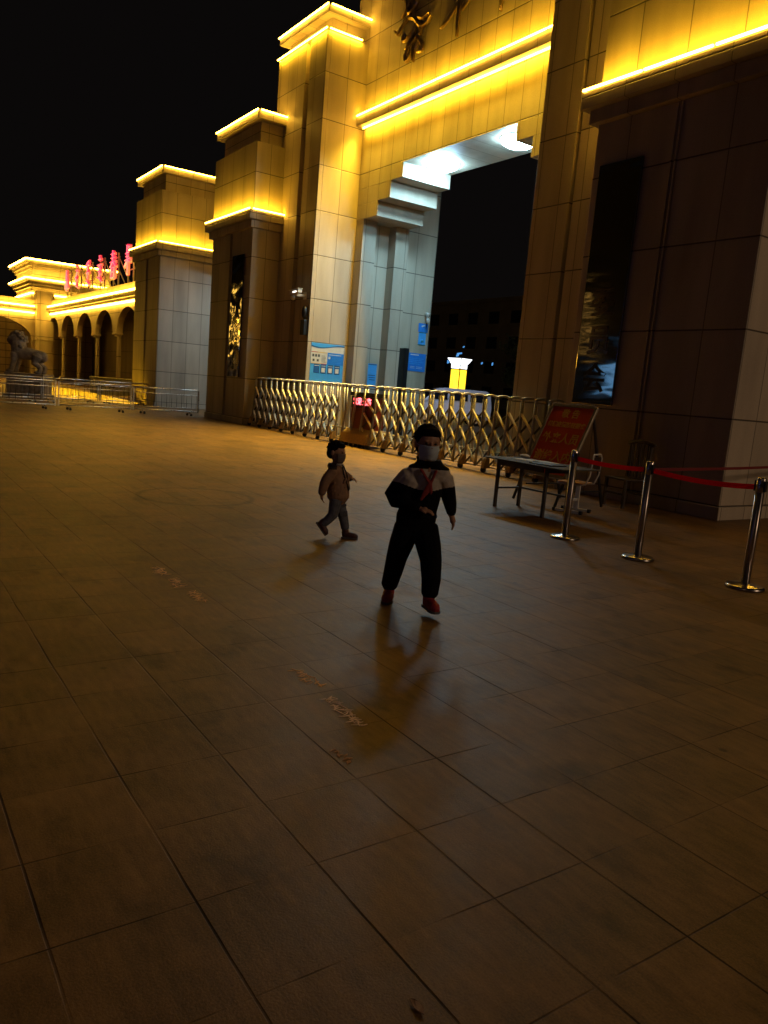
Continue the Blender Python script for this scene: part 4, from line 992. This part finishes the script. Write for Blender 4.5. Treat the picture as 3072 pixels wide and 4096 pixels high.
# ================================================================ figures
def fused(name, bm, mats, parent, voxel=.005, it=3, paint=None):
    """fuse overlapping volumes into ONE continuous smooth surface"""
    bmesh.ops.recalc_face_normals(bm, faces=bm.faces)
    me = bpy.data.meshes.new("tmp"); bm.to_mesh(me); bm.free(); o = bpy.data.objects.new("tmp", me); COL.objects.link(o)
    r_ = o.modifiers.new("r", 'REMESH'); r_.mode = 'VOXEL'; r_.voxel_size = voxel; r_.use_smooth_shade = True
    s_ = o.modifiers.new("s", 'SMOOTH'); s_.iterations = it; s_.factor = .5
    dg = bpy.context.evaluated_depsgraph_get(); out = bpy.data.meshes.new_from_object(o.evaluated_get(dg)); out.name = name
    bpy.data.objects.remove(o); bpy.data.meshes.remove(me)
    if not isinstance(mats, (list, tuple)): mats = [mats]
    out.materials.clear()
    for m in mats: out.materials.append(m)
    if paint:
        for p in out.polygons: p.material_index = paint(p.center)
    for p in out.polygons: p.use_smooth = True
    q = bpy.data.objects.new(name, out); COL.objects.link(q); q.parent = parent
    return q
def hand(bm, wrist, d, up, s=1.0, curl=.35, side=1):
    """palm, four unequal fingers and a thumb; d = pointing direction, up = back of the hand"""
    W = Vector(wrist); d = Vector(d).normalized(); up = Vector(up); up = (up-d*up.dot(d)).normalized(); sd = d.cross(up)*side
    tube(bm, [W-d*.01*s, W+d*.018*s, W+d*.042*s], [.015*s, .022*s, .021*s], 10, flat=.7)
    ellipsoid(bm, W+d*.03*s, (.021*s, .021*s, .021*s), 12, 8)
    for k, (off, ln) in enumerate(((-.016, .044), (-.0055, .050), (.0055, .046), (.016, .036))):
        p = W+d*.048*s+sd*off*s; a = d; pts = [p-d*.012*s]
        for j in range(3):
            a = (a-up*curl*(.6+.4*j)).normalized(); p = p+a*ln*s*(.42-.07*j); pts.append(p.copy())
        tube(bm, pts, [.0072*s, .007*s, .0062*s, .0052*s], 8)
    p = W+d*.012*s-sd*.018*s; a = (d*.7-sd*.7).normalized(); tube(bm, [p, p+a*.020*s, p+a*.020*s+(d*.9-up*.3).normalized()*.022*s], [.009*s, .0082*s, .006*s], 8)
def head(t, body, c, s, yaw, tilt=0, maskm=None, hs=1.0):
    H = Matrix.Translation(c) @ Matrix.Rotation(yaw, 4, 'Z') @ Matrix.Rotation(tilt, 4, 'X')
    def P(x, y, z): return H @ Vector((x*s, y*s, z*s))
    rot = Matrix.Rotation(yaw, 4, 'Z') @ Matrix.Rotation(tilt, 4, 'X')
    ellipsoid(body, P(0, .008, .022), (.073*s, .088*s, .082*s), 20, 14, rot=rot)
    ellipsoid(body, P(0, -.018, -.035), (.058*s, .066*s, .066*s), 18, 12, rot=rot)
    ellipsoid(body, P(0, -.045, -.078), (.028*s, .026*s, .022*s), 14, 10, rot=rot)
    tube(body, [P(0, -.080, .012), P(0, -.094, -.018), P(0, -.086, -.026)], [.007*s, .012*s, .009*s], 8)
    tube(body, [P(-.02, -.074, -.052), P(0, -.082, -.053), P(.02, -.074, -.052)], [.005*s, .0075*s, .005*s], 8)
    for sx in (-1, 1):
        ellipsoid(body, P(sx*.030, -.071, .022), (.014*s, .009*s, .006*s), 10, 8, rot=rot)
        ellipsoid(body, P(sx*.073, .012, -.008), (.010*s, .018*s, .028*s), 12, 8, rot=rot)
        e = new_bm(); ellipsoid(e, P(sx*.028, -.0735, .006), (.0105*s, .006*s, .0065*s), 12, 8, rot=rot); obj("eye", e, M_EYE, t, world=False)
    h = new_bm(); rnd = random.Random(11)
    ellipsoid(h, P(0, .016, .032), (.080*s*hs, .088*s*hs, .084*s*hs), 24, 16, rot=rot)
    ellipsoid(h, P(0, .048, -.022), (.066*s*hs, .052*s*hs, .058*s*hs), 20, 12, rot=rot)
    ellipsoid(h, P(0, -.038, .066), (.064*s*hs, .042*s*hs, .034*s*hs), 18, 12, rot=rot)
    for k in range(150):
        a = rnd.random()*6.28; e_ = rnd.uniform(-.1, 1.5); x = math.cos(a)*math.cos(e_); y = math.sin(a)*math.cos(e_); z = math.sin(e_)
        if y < -.55 and z < .35: continue
        p = P(x*.078, .016+y*.085, .032+z*.082); q = P(x*.086+rnd.uniform(-.010, .010), .014+y*.093, .032+z*.089-.012)
        tube(h, [p, q], [.006*s, .0022*s], 5)
    fused("hair", h, M_HAIR, t, .0034, 1)
    if maskm:
        m_ = new_bm(); nu, nv = 16, 8; rows = []
        for j in range(nv+1):
            v = j/nv; z = -.004-.092*v; row = []
            for i in range(nu+1):
                a = (i/nu-.5)*2.35; bulge = .006*math.sin(v*math.pi)
                rx = (.064-.010*v+bulge); ry = (.082-.004*v+bulge*1.6)+.013*math.exp(-(a*2.2)**2)*(1-v)
                row.append(m_.verts.new(P(rx*math.sin(a)*1.04, -ry*math.cos(a)-.006, z+.004*math.sin(v*22))))
            rows.append(row)
        for r0, r1 in zip(rows, rows[1:]):
            for i in range(nu): m_.faces.new((r0[i], r0[i+1], r1[i+1], r1[i])).smooth = True
        o = obj("face_mask", m_, maskm, t, world=False); sm = o.modifiers.new("thickness", 'SOLIDIFY'); sm.thickness = .003*s
        lp_ = new_bm()
        for sx in (-1, 1):
            for zz in (-.012, -.082): tube(lp_, [P(sx*.061, -.040, zz), P(sx*.076, .020, -.008+(zz+.04)*.25)], .0016, 5)
        obj("ear_loops", lp_, maskm, t, world=False)
def shoe(t, heel, toe, up, s, m, name="shoe"):
    h_, o_ = Vector(heel), Vector(toe); d = (o_-h_).normalized(); u = Vector(up); u = (u-d*u.dot(d)).normalized(); Ln = (o_-h_).length
    b = new_bm()
    tube(b, [h_+d*.03*s+u*.040*s, h_+d*Ln*.45+u*.036*s, h_+d*Ln*.78+u*.028*s, h_+d*Ln*.90+u*.024*s], [.036*s, .037*s, .036*s, .028*s], 14)
    tube(b, [h_+d*.035*s+u*.045*s, h_+d*.038*s+u*.088*s], [.035*s, .037*s], 12)
    sh = fused(name, b, m, t, .0045, 2)
    b = new_bm(); sd = d.cross(u).normalized(); pr = [(0, .026), (.12, .033), (.4, .031), (.72, .039), (.92, .031), (1.0, .014)]
    lo, hi = [], []
    ring = [(f*Ln, w) for f, w in pr] + [(f*Ln, -w) for f, w in reversed(pr)]
    A = [b.verts.new(h_+d*x+sd*w*s) for x, w in ring]; B_ = [b.verts.new(h_+d*x+sd*w*s*1.02+u*.016*s) for x, w in ring]
    b.faces.new(A); b.faces.new(B_[::-1])
    for i in range(len(A)): b.faces.new((A[i], A[(i+1) % len(A)], B_[(i+1) % len(A)], B_[i]))
    obj("sole", b, M_SOLE, sh, world=False)

# ---- the boy in the school tracksuit
boy = thing("person", "running boy in dark tracksuit with pale yoke, red scarf, blue face mask and red shoes", "person", (-4.22, 3.18, 0), YAW, "children on the plaza")
b = new_bm()
tube(b, [(.03, .0, .58), (.05, 0, .70), (.075, 0, .84), (.085, .0, .93), (.09, -.005, .985)], [.078, .074, .082, .080, .05], 16, flat=.75)
tube(b, [(.088, -.005, .95), (.09, -.012, 1.02), (.088, -.015, 1.10)], [.044, .036, .040], 12)
tube(b, [(.0, 0, .95), (.17, 0, .955)], .04, 12)
tube(b, [(-.035, .0, .945), (-.150, .02, .785), (-.08, -.07, .755), (.045, -.125, .725)], [.036, .028, .026, .019], 12)
tube(b, [(.195, .0, .95), (.240, .05, .81), (.268, .03, .675)], [.036, .028, .018], 12)
tube(b, [(-.015, 0, .58), (-.068, .03, .345), (-.112, .10, .08)], [.062, .042, .028], 12)
tube(b, [(.095, 0, .58), (.150, -.15, .375), (.160, -.17, .13)], [.062, .042, .028], 12)
hand(b, (.048, -.127, .725), (.95, -.25, -.12), (-.1, -.2, 1), 1.05, .28, -1)
hand(b, (.280, .028, .668), (.30, -.15, -.95), (.7, .2, .4), 1.0, .30, 1)
head(boy, b, (.062, -.022, 1.168), 1.14, R(14), R(4), M_MASKB, .99)
fused("body", b, M_SKIN, boy, .0045, 2)
b = new_bm()
tube(b, [(.025, 0, .585), (.03, .0, .64), (.045, 0, .72), (.07, 0, .84), (.085, .0, .93), (.09, .0, .975)], [.135, .142, .128, .125, .112, .062], 20, flat=.72)
tube(b, [(-.03, 0, .93), (.19, 0, .94)], .062, 14)
tube(b, [(-.045, .0, .935), (-.105, .01, .86), (-.150, .02, .785), (-.125, -.03, .755), (-.06, -.08, .750), (.030, -.118, .728)], [.066, .062, .058, .054, .046, .034], 14)
tube(b, [(-.02, 0, .90), (-.06, .0, .80), (-.05, -.02, .74)], [.09, .085, .075], 14)
tube(b, [(.200, .0, .935), (.226, .02, .87), (.244, .05, .81), (.264, .04, .745), (.276, .033, .690)], [.064, .058, .054, .046, .034], 14)
tube(b, [(-.02, 0, .955), (.05, .0, .995), (.085, .0, 1.015)], [.060, .056, .048], 12); tube(b, [(.195, 0, .955), (.13, .0, .995), (.095, .0, 1.015)], [.060, .056, .048], 12)
for k in range(9):
    a0 = R(-60+300*k/8-90+30); a1 = R(-60+300*(k+.999)/8-90+30)
    if k < 8: tube(b, [(.085-.070*math.sin(a0+math.pi/2+.52), .062*math.cos(a0+math.pi/2+.52)+.005, 1.035), (.085-.070*math.sin(a1+math.pi/2+.52), .062*math.cos(a1+math.pi/2+.52)+.005, 1.035)], .024, 8)
# folds
rnd = random.Random(3)
for k in range(12):
    z = rnd.uniform(.62, .80); a = rnd.uniform(-2.6, -.5); tube(b, [(.04+.125*math.cos(a), .09*math.sin(a), z), (.04+.13*math.cos(a+.5), .092*math.sin(a+.5), z+rnd.uniform(-.03, .03))], .011, 6)
def jk(c):
    lim = .868+.045*min(1, abs(c.x-.085)/.11)*(-1 if c.x > .085 else -.2)
    lim = .865 - .02*math.cos((c.x-.08)*14)
    if c.z > .992: return 0
    return 1 if c.z > lim else 0
fused("jacket", b, [M_NAVY, M_GREYW], boy, .006, 3, jk)
b = new_bm(); tube(b, [(.035, -.070, .985), (.075, -.098, .93), (.10, -.103, .90)], [.018, .015, .016], 8, flat=.5)
tube(b, [(.135, -.060, .985), (.115, -.096, .935), (.10, -.103, .90)], [.014, .013, .016], 8, flat=.5)
tube(b, [(.10, -.106, .905), (.075, -.114, .84), (.045, -.120, .785)], [.018, .022, .010], 8, flat=.45); tube(b, [(.10, -.106, .905), (.108, -.114, .86), (.112, -.116, .83)], [.014, .014, .008], 8, flat=.5)
fused("scarf", b, M_SCARF, boy, .005, 2)
b = new_bm()
tube(b, [(.03, 0, .66), (.03, 0, .56)], [.128, .132], 18, flat=.75)
tube(b, [(-.025, 0, .57), (-.055, .015, .45), (-.080, .03, .345), (-.098, .07, .22), (-.116, .10, .115)], [.094, .088, .076, .068, .060], 14)
tube(b, [(.100, 0, .57), (.130, -.08, .46), (.152, -.145, .375), (.164, -.165, .25), (.163, -.165, .145)], [.094, .088, .076, .068, .060], 14)
for k in range(14):
    lx = rnd.choice((0, 1)); z = rnd.uniform(.13, .45); x = (-.05-.15*(.45-z)) if lx == 0 else (.15+.03*(.45-z)); yy = (.03+.2*max(0, .36-z)) if lx == 0 else -.145; tube(b, [(x-.045, yy-.045, z), (x+.045, yy-.050, z+rnd.uniform(-.02, .02))], .010, 6)
fused("trousers", b, M_NAVY, boy, .006, 3)
shoe(boy, (-.108, .155, .020), (-.132, -.030, .002), (0, -.1, 1), 1.12, M_SHOERED)
shoe(boy, (.140, -.130, .048), (.215, -.295, .040), (0, 0, 1), 1.12, M_SHOERED)

# ---- the toddler
tod = thing("person", "small child in brown jacket and grey trousers walking toward the right, near the folding gate", "person", (-6.42, 3.94, 0), YAW, "children on the plaza")
b = new_bm()
tube(b, [(-.045, 0, .40), (-.06, 0, .52), (-.075, 0, .66), (-.078, 0, .72)], [.07, .07, .072, .05], 14)
tube(b, [(-.078, 0, .71), (-.080, 0, .77), (-.078, 0, .82)], [.036, .032, .036], 12)
tube(b, [(-.085, -.07, .69), (-.165, -.115, .56), (-.188, -.125, .435)], [.030, .024, .016], 10)
tube(b, [(-.075, .07, .69), (.02, .10, .62), (.085, .07, .605)], [.030, .024, .016], 10)
tube(b, [(-.04, .04, .41), (.012, .04, .25), (.058, .03, .08)], [.046, .032, .022], 10)
tube(b, [(-.05, -.04, .41), (-.062, -.04, .245), (-.168, -.04, .13)], [.046, .032, .022], 10)
hand(b, (-.188, -.125, .435), (.25, 0, -.97), (-.9, -.2, -.2), .78, .35, 1)
hand(b, (.085, .07, .605), (.85, -.4, -.1), (0, 0, 1), .78, .9, -1)
head(tod, b, (-.080, .0, .864), 1.0, R(72), R(6), M_MASKT, .96)
fused("body", b, M_SKIN, tod, .004, 2)
b = new_bm()
tube(b, [(-.030, 0, .415), (-.035, 0, .47), (-.055, 0, .56), (-.072, 0, .66), (-.078, 0, .72)], [.112, .112, .104, .092, .060], 18, flat=.92)
tube(b, [(-.080, -.07, .69), (-.080, .07, .69)], .052, 12)
tube(b, [(-.095, -.08, .685), (-.150, -.110, .60), (-.170, -.12, .54), (-.188, -.125, .46)], [.052, .052, .050, .038], 12)
tube(b, [(-.07, .08, .68), (-.01, .105, .64), (.04, .10, .615), (.072, .08, .605)], [.050, .048, .044, .036], 12)
tube(b, [(-.11, -.045, .730), (-.130, 0, .722), (-.11, .045, .730)], [.026, .034, .026], 10)   # hood
rnd = random.Random(4)
for k in range(12):
    a = rnd.uniform(-2.8, .2); z = rnd.uniform(.44, .62); tube(b, [(-.04+.10*math.cos(a), .10*math.sin(a), z), (-.045+.10*math.cos(a+.3), .10*math.sin(a+.3), z+rnd.uniform(.02, .05))], .010, 6)
fused("jacket", b, [M_TAN, M_TANDK], tod, .0055, 2, lambda c: 1 if (c.z > .70 and c.x < -.06) or (.028 < c.y+ .10+(c.x-.02)*.2 < .0) else 0)
b = new_bm()
tube(b, [(-.012, -.030, .745), (.012, -.055, .66), (.052, -.052, .56), (.070, -.040, .50)], .007, 6); tube(b, [(-.012, .035, .745), (.030, .045, .66), (.062, .040, .56), (.074, .036, .50)], .007, 6)
obj("zip_trim", b, M_TANDK, tod, world=False)
b = new_bm(); tube(b, [(-.065, -.045, .742), (-.03, -.045, .745), (-.01, 0, .742), (-.03, .045, .745), (-.065, .045, .742)], .013, 8); obj("collar", b, M_GREYW, tod, world=False)
b = new_bm()
tube(b, [(-.035, 0, .46), (-.040, 0, .39)], [.090, .092], 14)
tube(b, [(-.035, .04, .40), (-.005, .04, .32), (.020, .04, .25), (.045, .035, .17), (.060, .03, .105)], [.064, .056, .052, .046, .042], 12)
tube(b, [(-.050, -.04, .40), (-.058, -.04, .32), (-.066, -.04, .245), (-.115, -.04, .185), (-.158, -.04, .140)], [.064, .058, .052, .046, .040], 12)
for k in range(8): z = rnd.uniform(.14, .36); tube(b, [(-.01+.2*(.3-z), -.005, z), (.06+.2*(.3-z), .0, z+.012)], .010, 6)
fused("trousers", b, M_DENIM, tod, .0055, 2)
shoe(tod, (.028, .03, .004), (.195, .02, .004), (0, 0, 1), .95, M_SHOEDK)
shoe(tod, (-.232, -.04, .150), (-.130, -.045, .022), (.8, 0, .6), .95, M_SHOEDK)

# ---- stone lion
lion = thing("stone_lion", "weathered stone lion statue standing on a block pedestal behind the left barriers", "statue", (-35.47, 5.95, 0), YAW)
b = new_bm()
tube(b, [(.42, 0, 1.62), (.15, 0, 1.68), (-.20, 0, 1.72), (-.42, 0, 1.76)], [.23, .22, .25, .27], 16)
tube(b, [(-.38, 0, 1.80), (-.42, 0, 2.05), (-.46, 0, 2.22)], [.27, .26, .24], 14)
ellipsoid(b, (-.47, 0, 2.26), (.27, .26, .29), 20, 14); ellipsoid(b, (-.66, 0, 2.17), (.17, .16, .14), 16, 10); ellipsoid(b, (-.74, 0, 2.23), (.06, .08, .05), 12, 8)
ellipsoid(b, (-.64, 0, 2.04), (.13, .12, .05), 12, 8)
rnd = random.Random(9)
for k in range(46):
    a = rnd.uniform(-1.7, 2.4); r_ = rnd.uniform(.20, .30); yy = rnd.uniform(-.24, .24); ellipsoid(b, (-.40+r_*math.sin(a)*.9, yy, 2.18+r_*math.cos(a)*1.1), (.065, .065, .065), 10, 6)
for sy in (-1, 1):
    ellipsoid(b, (-.42, sy*.19, 2.46), (.06, .05, .09), 10, 8); ellipsoid(b, (-.66, sy*.12, 2.30), (.05, .05, .04), 10, 8)
    tube(b, [(-.46, sy*.16, 1.68), (-.50, sy*.17, 1.35), (-.58, sy*.17, 1.08)], [.15, .095, .085], 12); ellipsoid(b, (-.63, sy*.17, 1.03), (.14, .10, .07), 12, 8)
    tube(b, [(.38, sy*.15, 1.62), (.28, sy*.18, 1.36), (.50, sy*.18, 1.20), (.46, sy*.18, 1.05)], [.20, .13, .085, .08], 12); ellipsoid(b, (.40, sy*.18, 1.03), (.15, .10, .07), 12, 8)
ellipsoid(b, (.52, 0, 1.62), (.14, .18, .20), 12, 8)
bmesh.ops.transform(b, matrix=Matrix.Translation((0, 0, .97)) @ Matrix.Diagonal((1.14, 1.25, 1.10, 1)) @ Matrix.Translation((0, 0, -.97)), verts=b.verts)
fused("figure", b, M_STATUE, lion, .018, 1)
b = new_bm(); box(b, -.76, .76, -.46, .46, .12, .86); obj("pedestal", b, M_STATUE, lion, world=False, bevel=.02)
b = new_bm(); box(b, -.84, .84, -.54, .54, 0, .118); box(b, -.82, .82, -.52, .52, .862, .975); obj("moulding", b, M_STATUE, lion, world=False, bevel=.02)
t = thing("stone_bollard", "short pale stone post at the extreme left edge behind the barriers", "bollard", (-33.6, 3.35, 0))
b = new_bm(); box(b, -.2, .2, -.2, .2, 0, .78); lathe(b, (0, 0, .78), [(.2, 0), (.24, .02), (.22, .07), (.1, .12), (.02, .13)], 16); obj("post", b, M_GREYW, t, world=False, bevel=.02)

# ---- chalk scribbles and litter on the paving
def chalk_mat(n, c):
    m, nt, N, L_, B = mat(n); B.inputs['Base Color'].default_value = (*c, 1); B.inputs['Roughness'].default_value = .95; return m
M_CHF = chalk_mat("chalk_faint", (.50, .28, .15))
M_CHO, M_CHP, M_CHW = chalk_mat("chalk_orange", (.90, .56, .28)), chalk_mat("chalk_pink", (.92, .72, .64)), chalk_mat("chalk_white", (.5, .45, .38))
def chalk(x, y, sx, sy, n, m, label, seed, ang=0):
    rnd = random.Random(seed); b = new_bm(); p = Vector((0, 0))
    for k in range(n):
        px = -sx/2+sx*(k+.5)/n
        for q in range(3):
            a = rnd.uniform(-.6, .6)+(math.pi/2 if q != 1 else 0); ln = rnd.uniform(.35, .8)*sy; w = rnd.uniform(.005, .011); c = Vector((px+rnd.uniform(-.5, .5)*sx/n, rnd.uniform(-.35, .35)*sy))
            e = Vector((math.cos(a), math.sin(a)))*ln/2; s_ = Vector((-e.y, e.x)).normalized()*w/2
            mid = c+s_*rnd.uniform(-2, 2)
            A = [c-e-s_*.4, mid-s_, c+e-s_*.5, c+e+s_*.5, mid+s_, c-e+s_*.4]
            lo = [b.verts.new((v.x, v.y, .0015+.0003*q)) for v in A]; hi = [b.verts.new((v.x, v.y, .0028+.0003*q)) for v in A]
            b.faces.new(hi)
            for i in range(6): b.faces.new((lo[i], lo[(i+1) % 6], hi[(i+1) % 6], hi[i]))
    o = obj("chalk_mark", b, m); o.location = (x, y, 0); o.rotation_euler = (0, 0, ang)
    tag(o, label, "chalk mark", "chalk scribbles on the paving")
chalk(-5.60, 1.87, .24, .10, 9, M_CHO, "orange chalk scribble farthest to the left on the paving", 1)
chalk(-5.24, 1.87, .24, .10, 9, M_CHO, "middle orange chalk scribble of the left-hand three", 2)
chalk(-4.86, 1.88, .26, .10, 10, M_CHO, "orange chalk scribble third from the left, largest of the left-hand three", 3)
chalk(-3.28, 1.88, .24, .09, 9, M_CHO, "thin orange-white chalk scribble below the child, left of the pink one", 4)
chalk(-2.85, 1.845, .34, .075, 13, M_CHP, "long pinkish chalk scribble nearest the middle of the foreground", 5, -.04)
chalk(-2.46, 1.62, .16, .05, 4, M_CHF, "faint small chalk mark right of the long pink scribble", 6)
bm = new_bm(); rnd = random.Random(2)
vs = [bm.verts.new((.022*math.cos(k/9*6.28)*rnd.uniform(.6, 1.3), .012*math.sin(k/9*6.28)*rnd.uniform(.6, 1.3), .004+.006*rnd.random())) for k in range(9)]
f = bm.faces.new(vs); r_ = bmesh.ops.extrude_face_region(bm, geom=[f]); bmesh.ops.translate(bm, vec=(0, 0, .002), verts=[q for q in r_['geom'] if isinstance(q, bmesh.types.BMVert)])
o = obj("dry_leaf", bm, M_TAN); o.location = (-1.27, 1.11, 0); tag(o, "small dry leaf scrap on a paving joint in the bottom foreground", "leaf")

# shops assumed behind the camera, with lit parts to mirror in plaques and chrome
t = thing("assumed_shop_row", "long dark shop row assumed across the road, lit windows and sign added for the plaque reflections", "building", (-75, -32, 0))
bm = new_bm(); box(bm, -140, -15, -38, -29, 0, 22); obj("wall", bm, simple("night_wall", (.012, .012, .012), .9), t)
M_AMBW = emit("assumed_amber_window", (1.0, .55, .12), 1.3); M_AMBX = emit("assumed_amber_sign", (1.0, .55, .08), 3.5); M_CYS = emit("assumed_cyan_sign", (.08, .40, .85), 1.1)
for x, z, w, h_ in ((-46, 6.4, 2.2, .12), (-45.5, 7.7, 1.6, .22), (-46.2, 9.0, 2.4, .10), (-46, 10.6, 1.6, .22), (-120, 6, 16, 1.3), (-122, 8.8, 12, 1.0), (-118, 11.2, 14, 1.4)):
    bm = new_bm(); box(bm, x, x+w, -28.998, -28.9, z, z+h_); obj("assumed_lit_window", bm, M_AMBW if x > -100 else M_AMBX, t)
bm = new_bm(); box(bm, -42.5, -38.5, -28.998, -28.8, 3.2, 4.5); obj("assumed_cyan_fascia", bm, M_CYS, t)
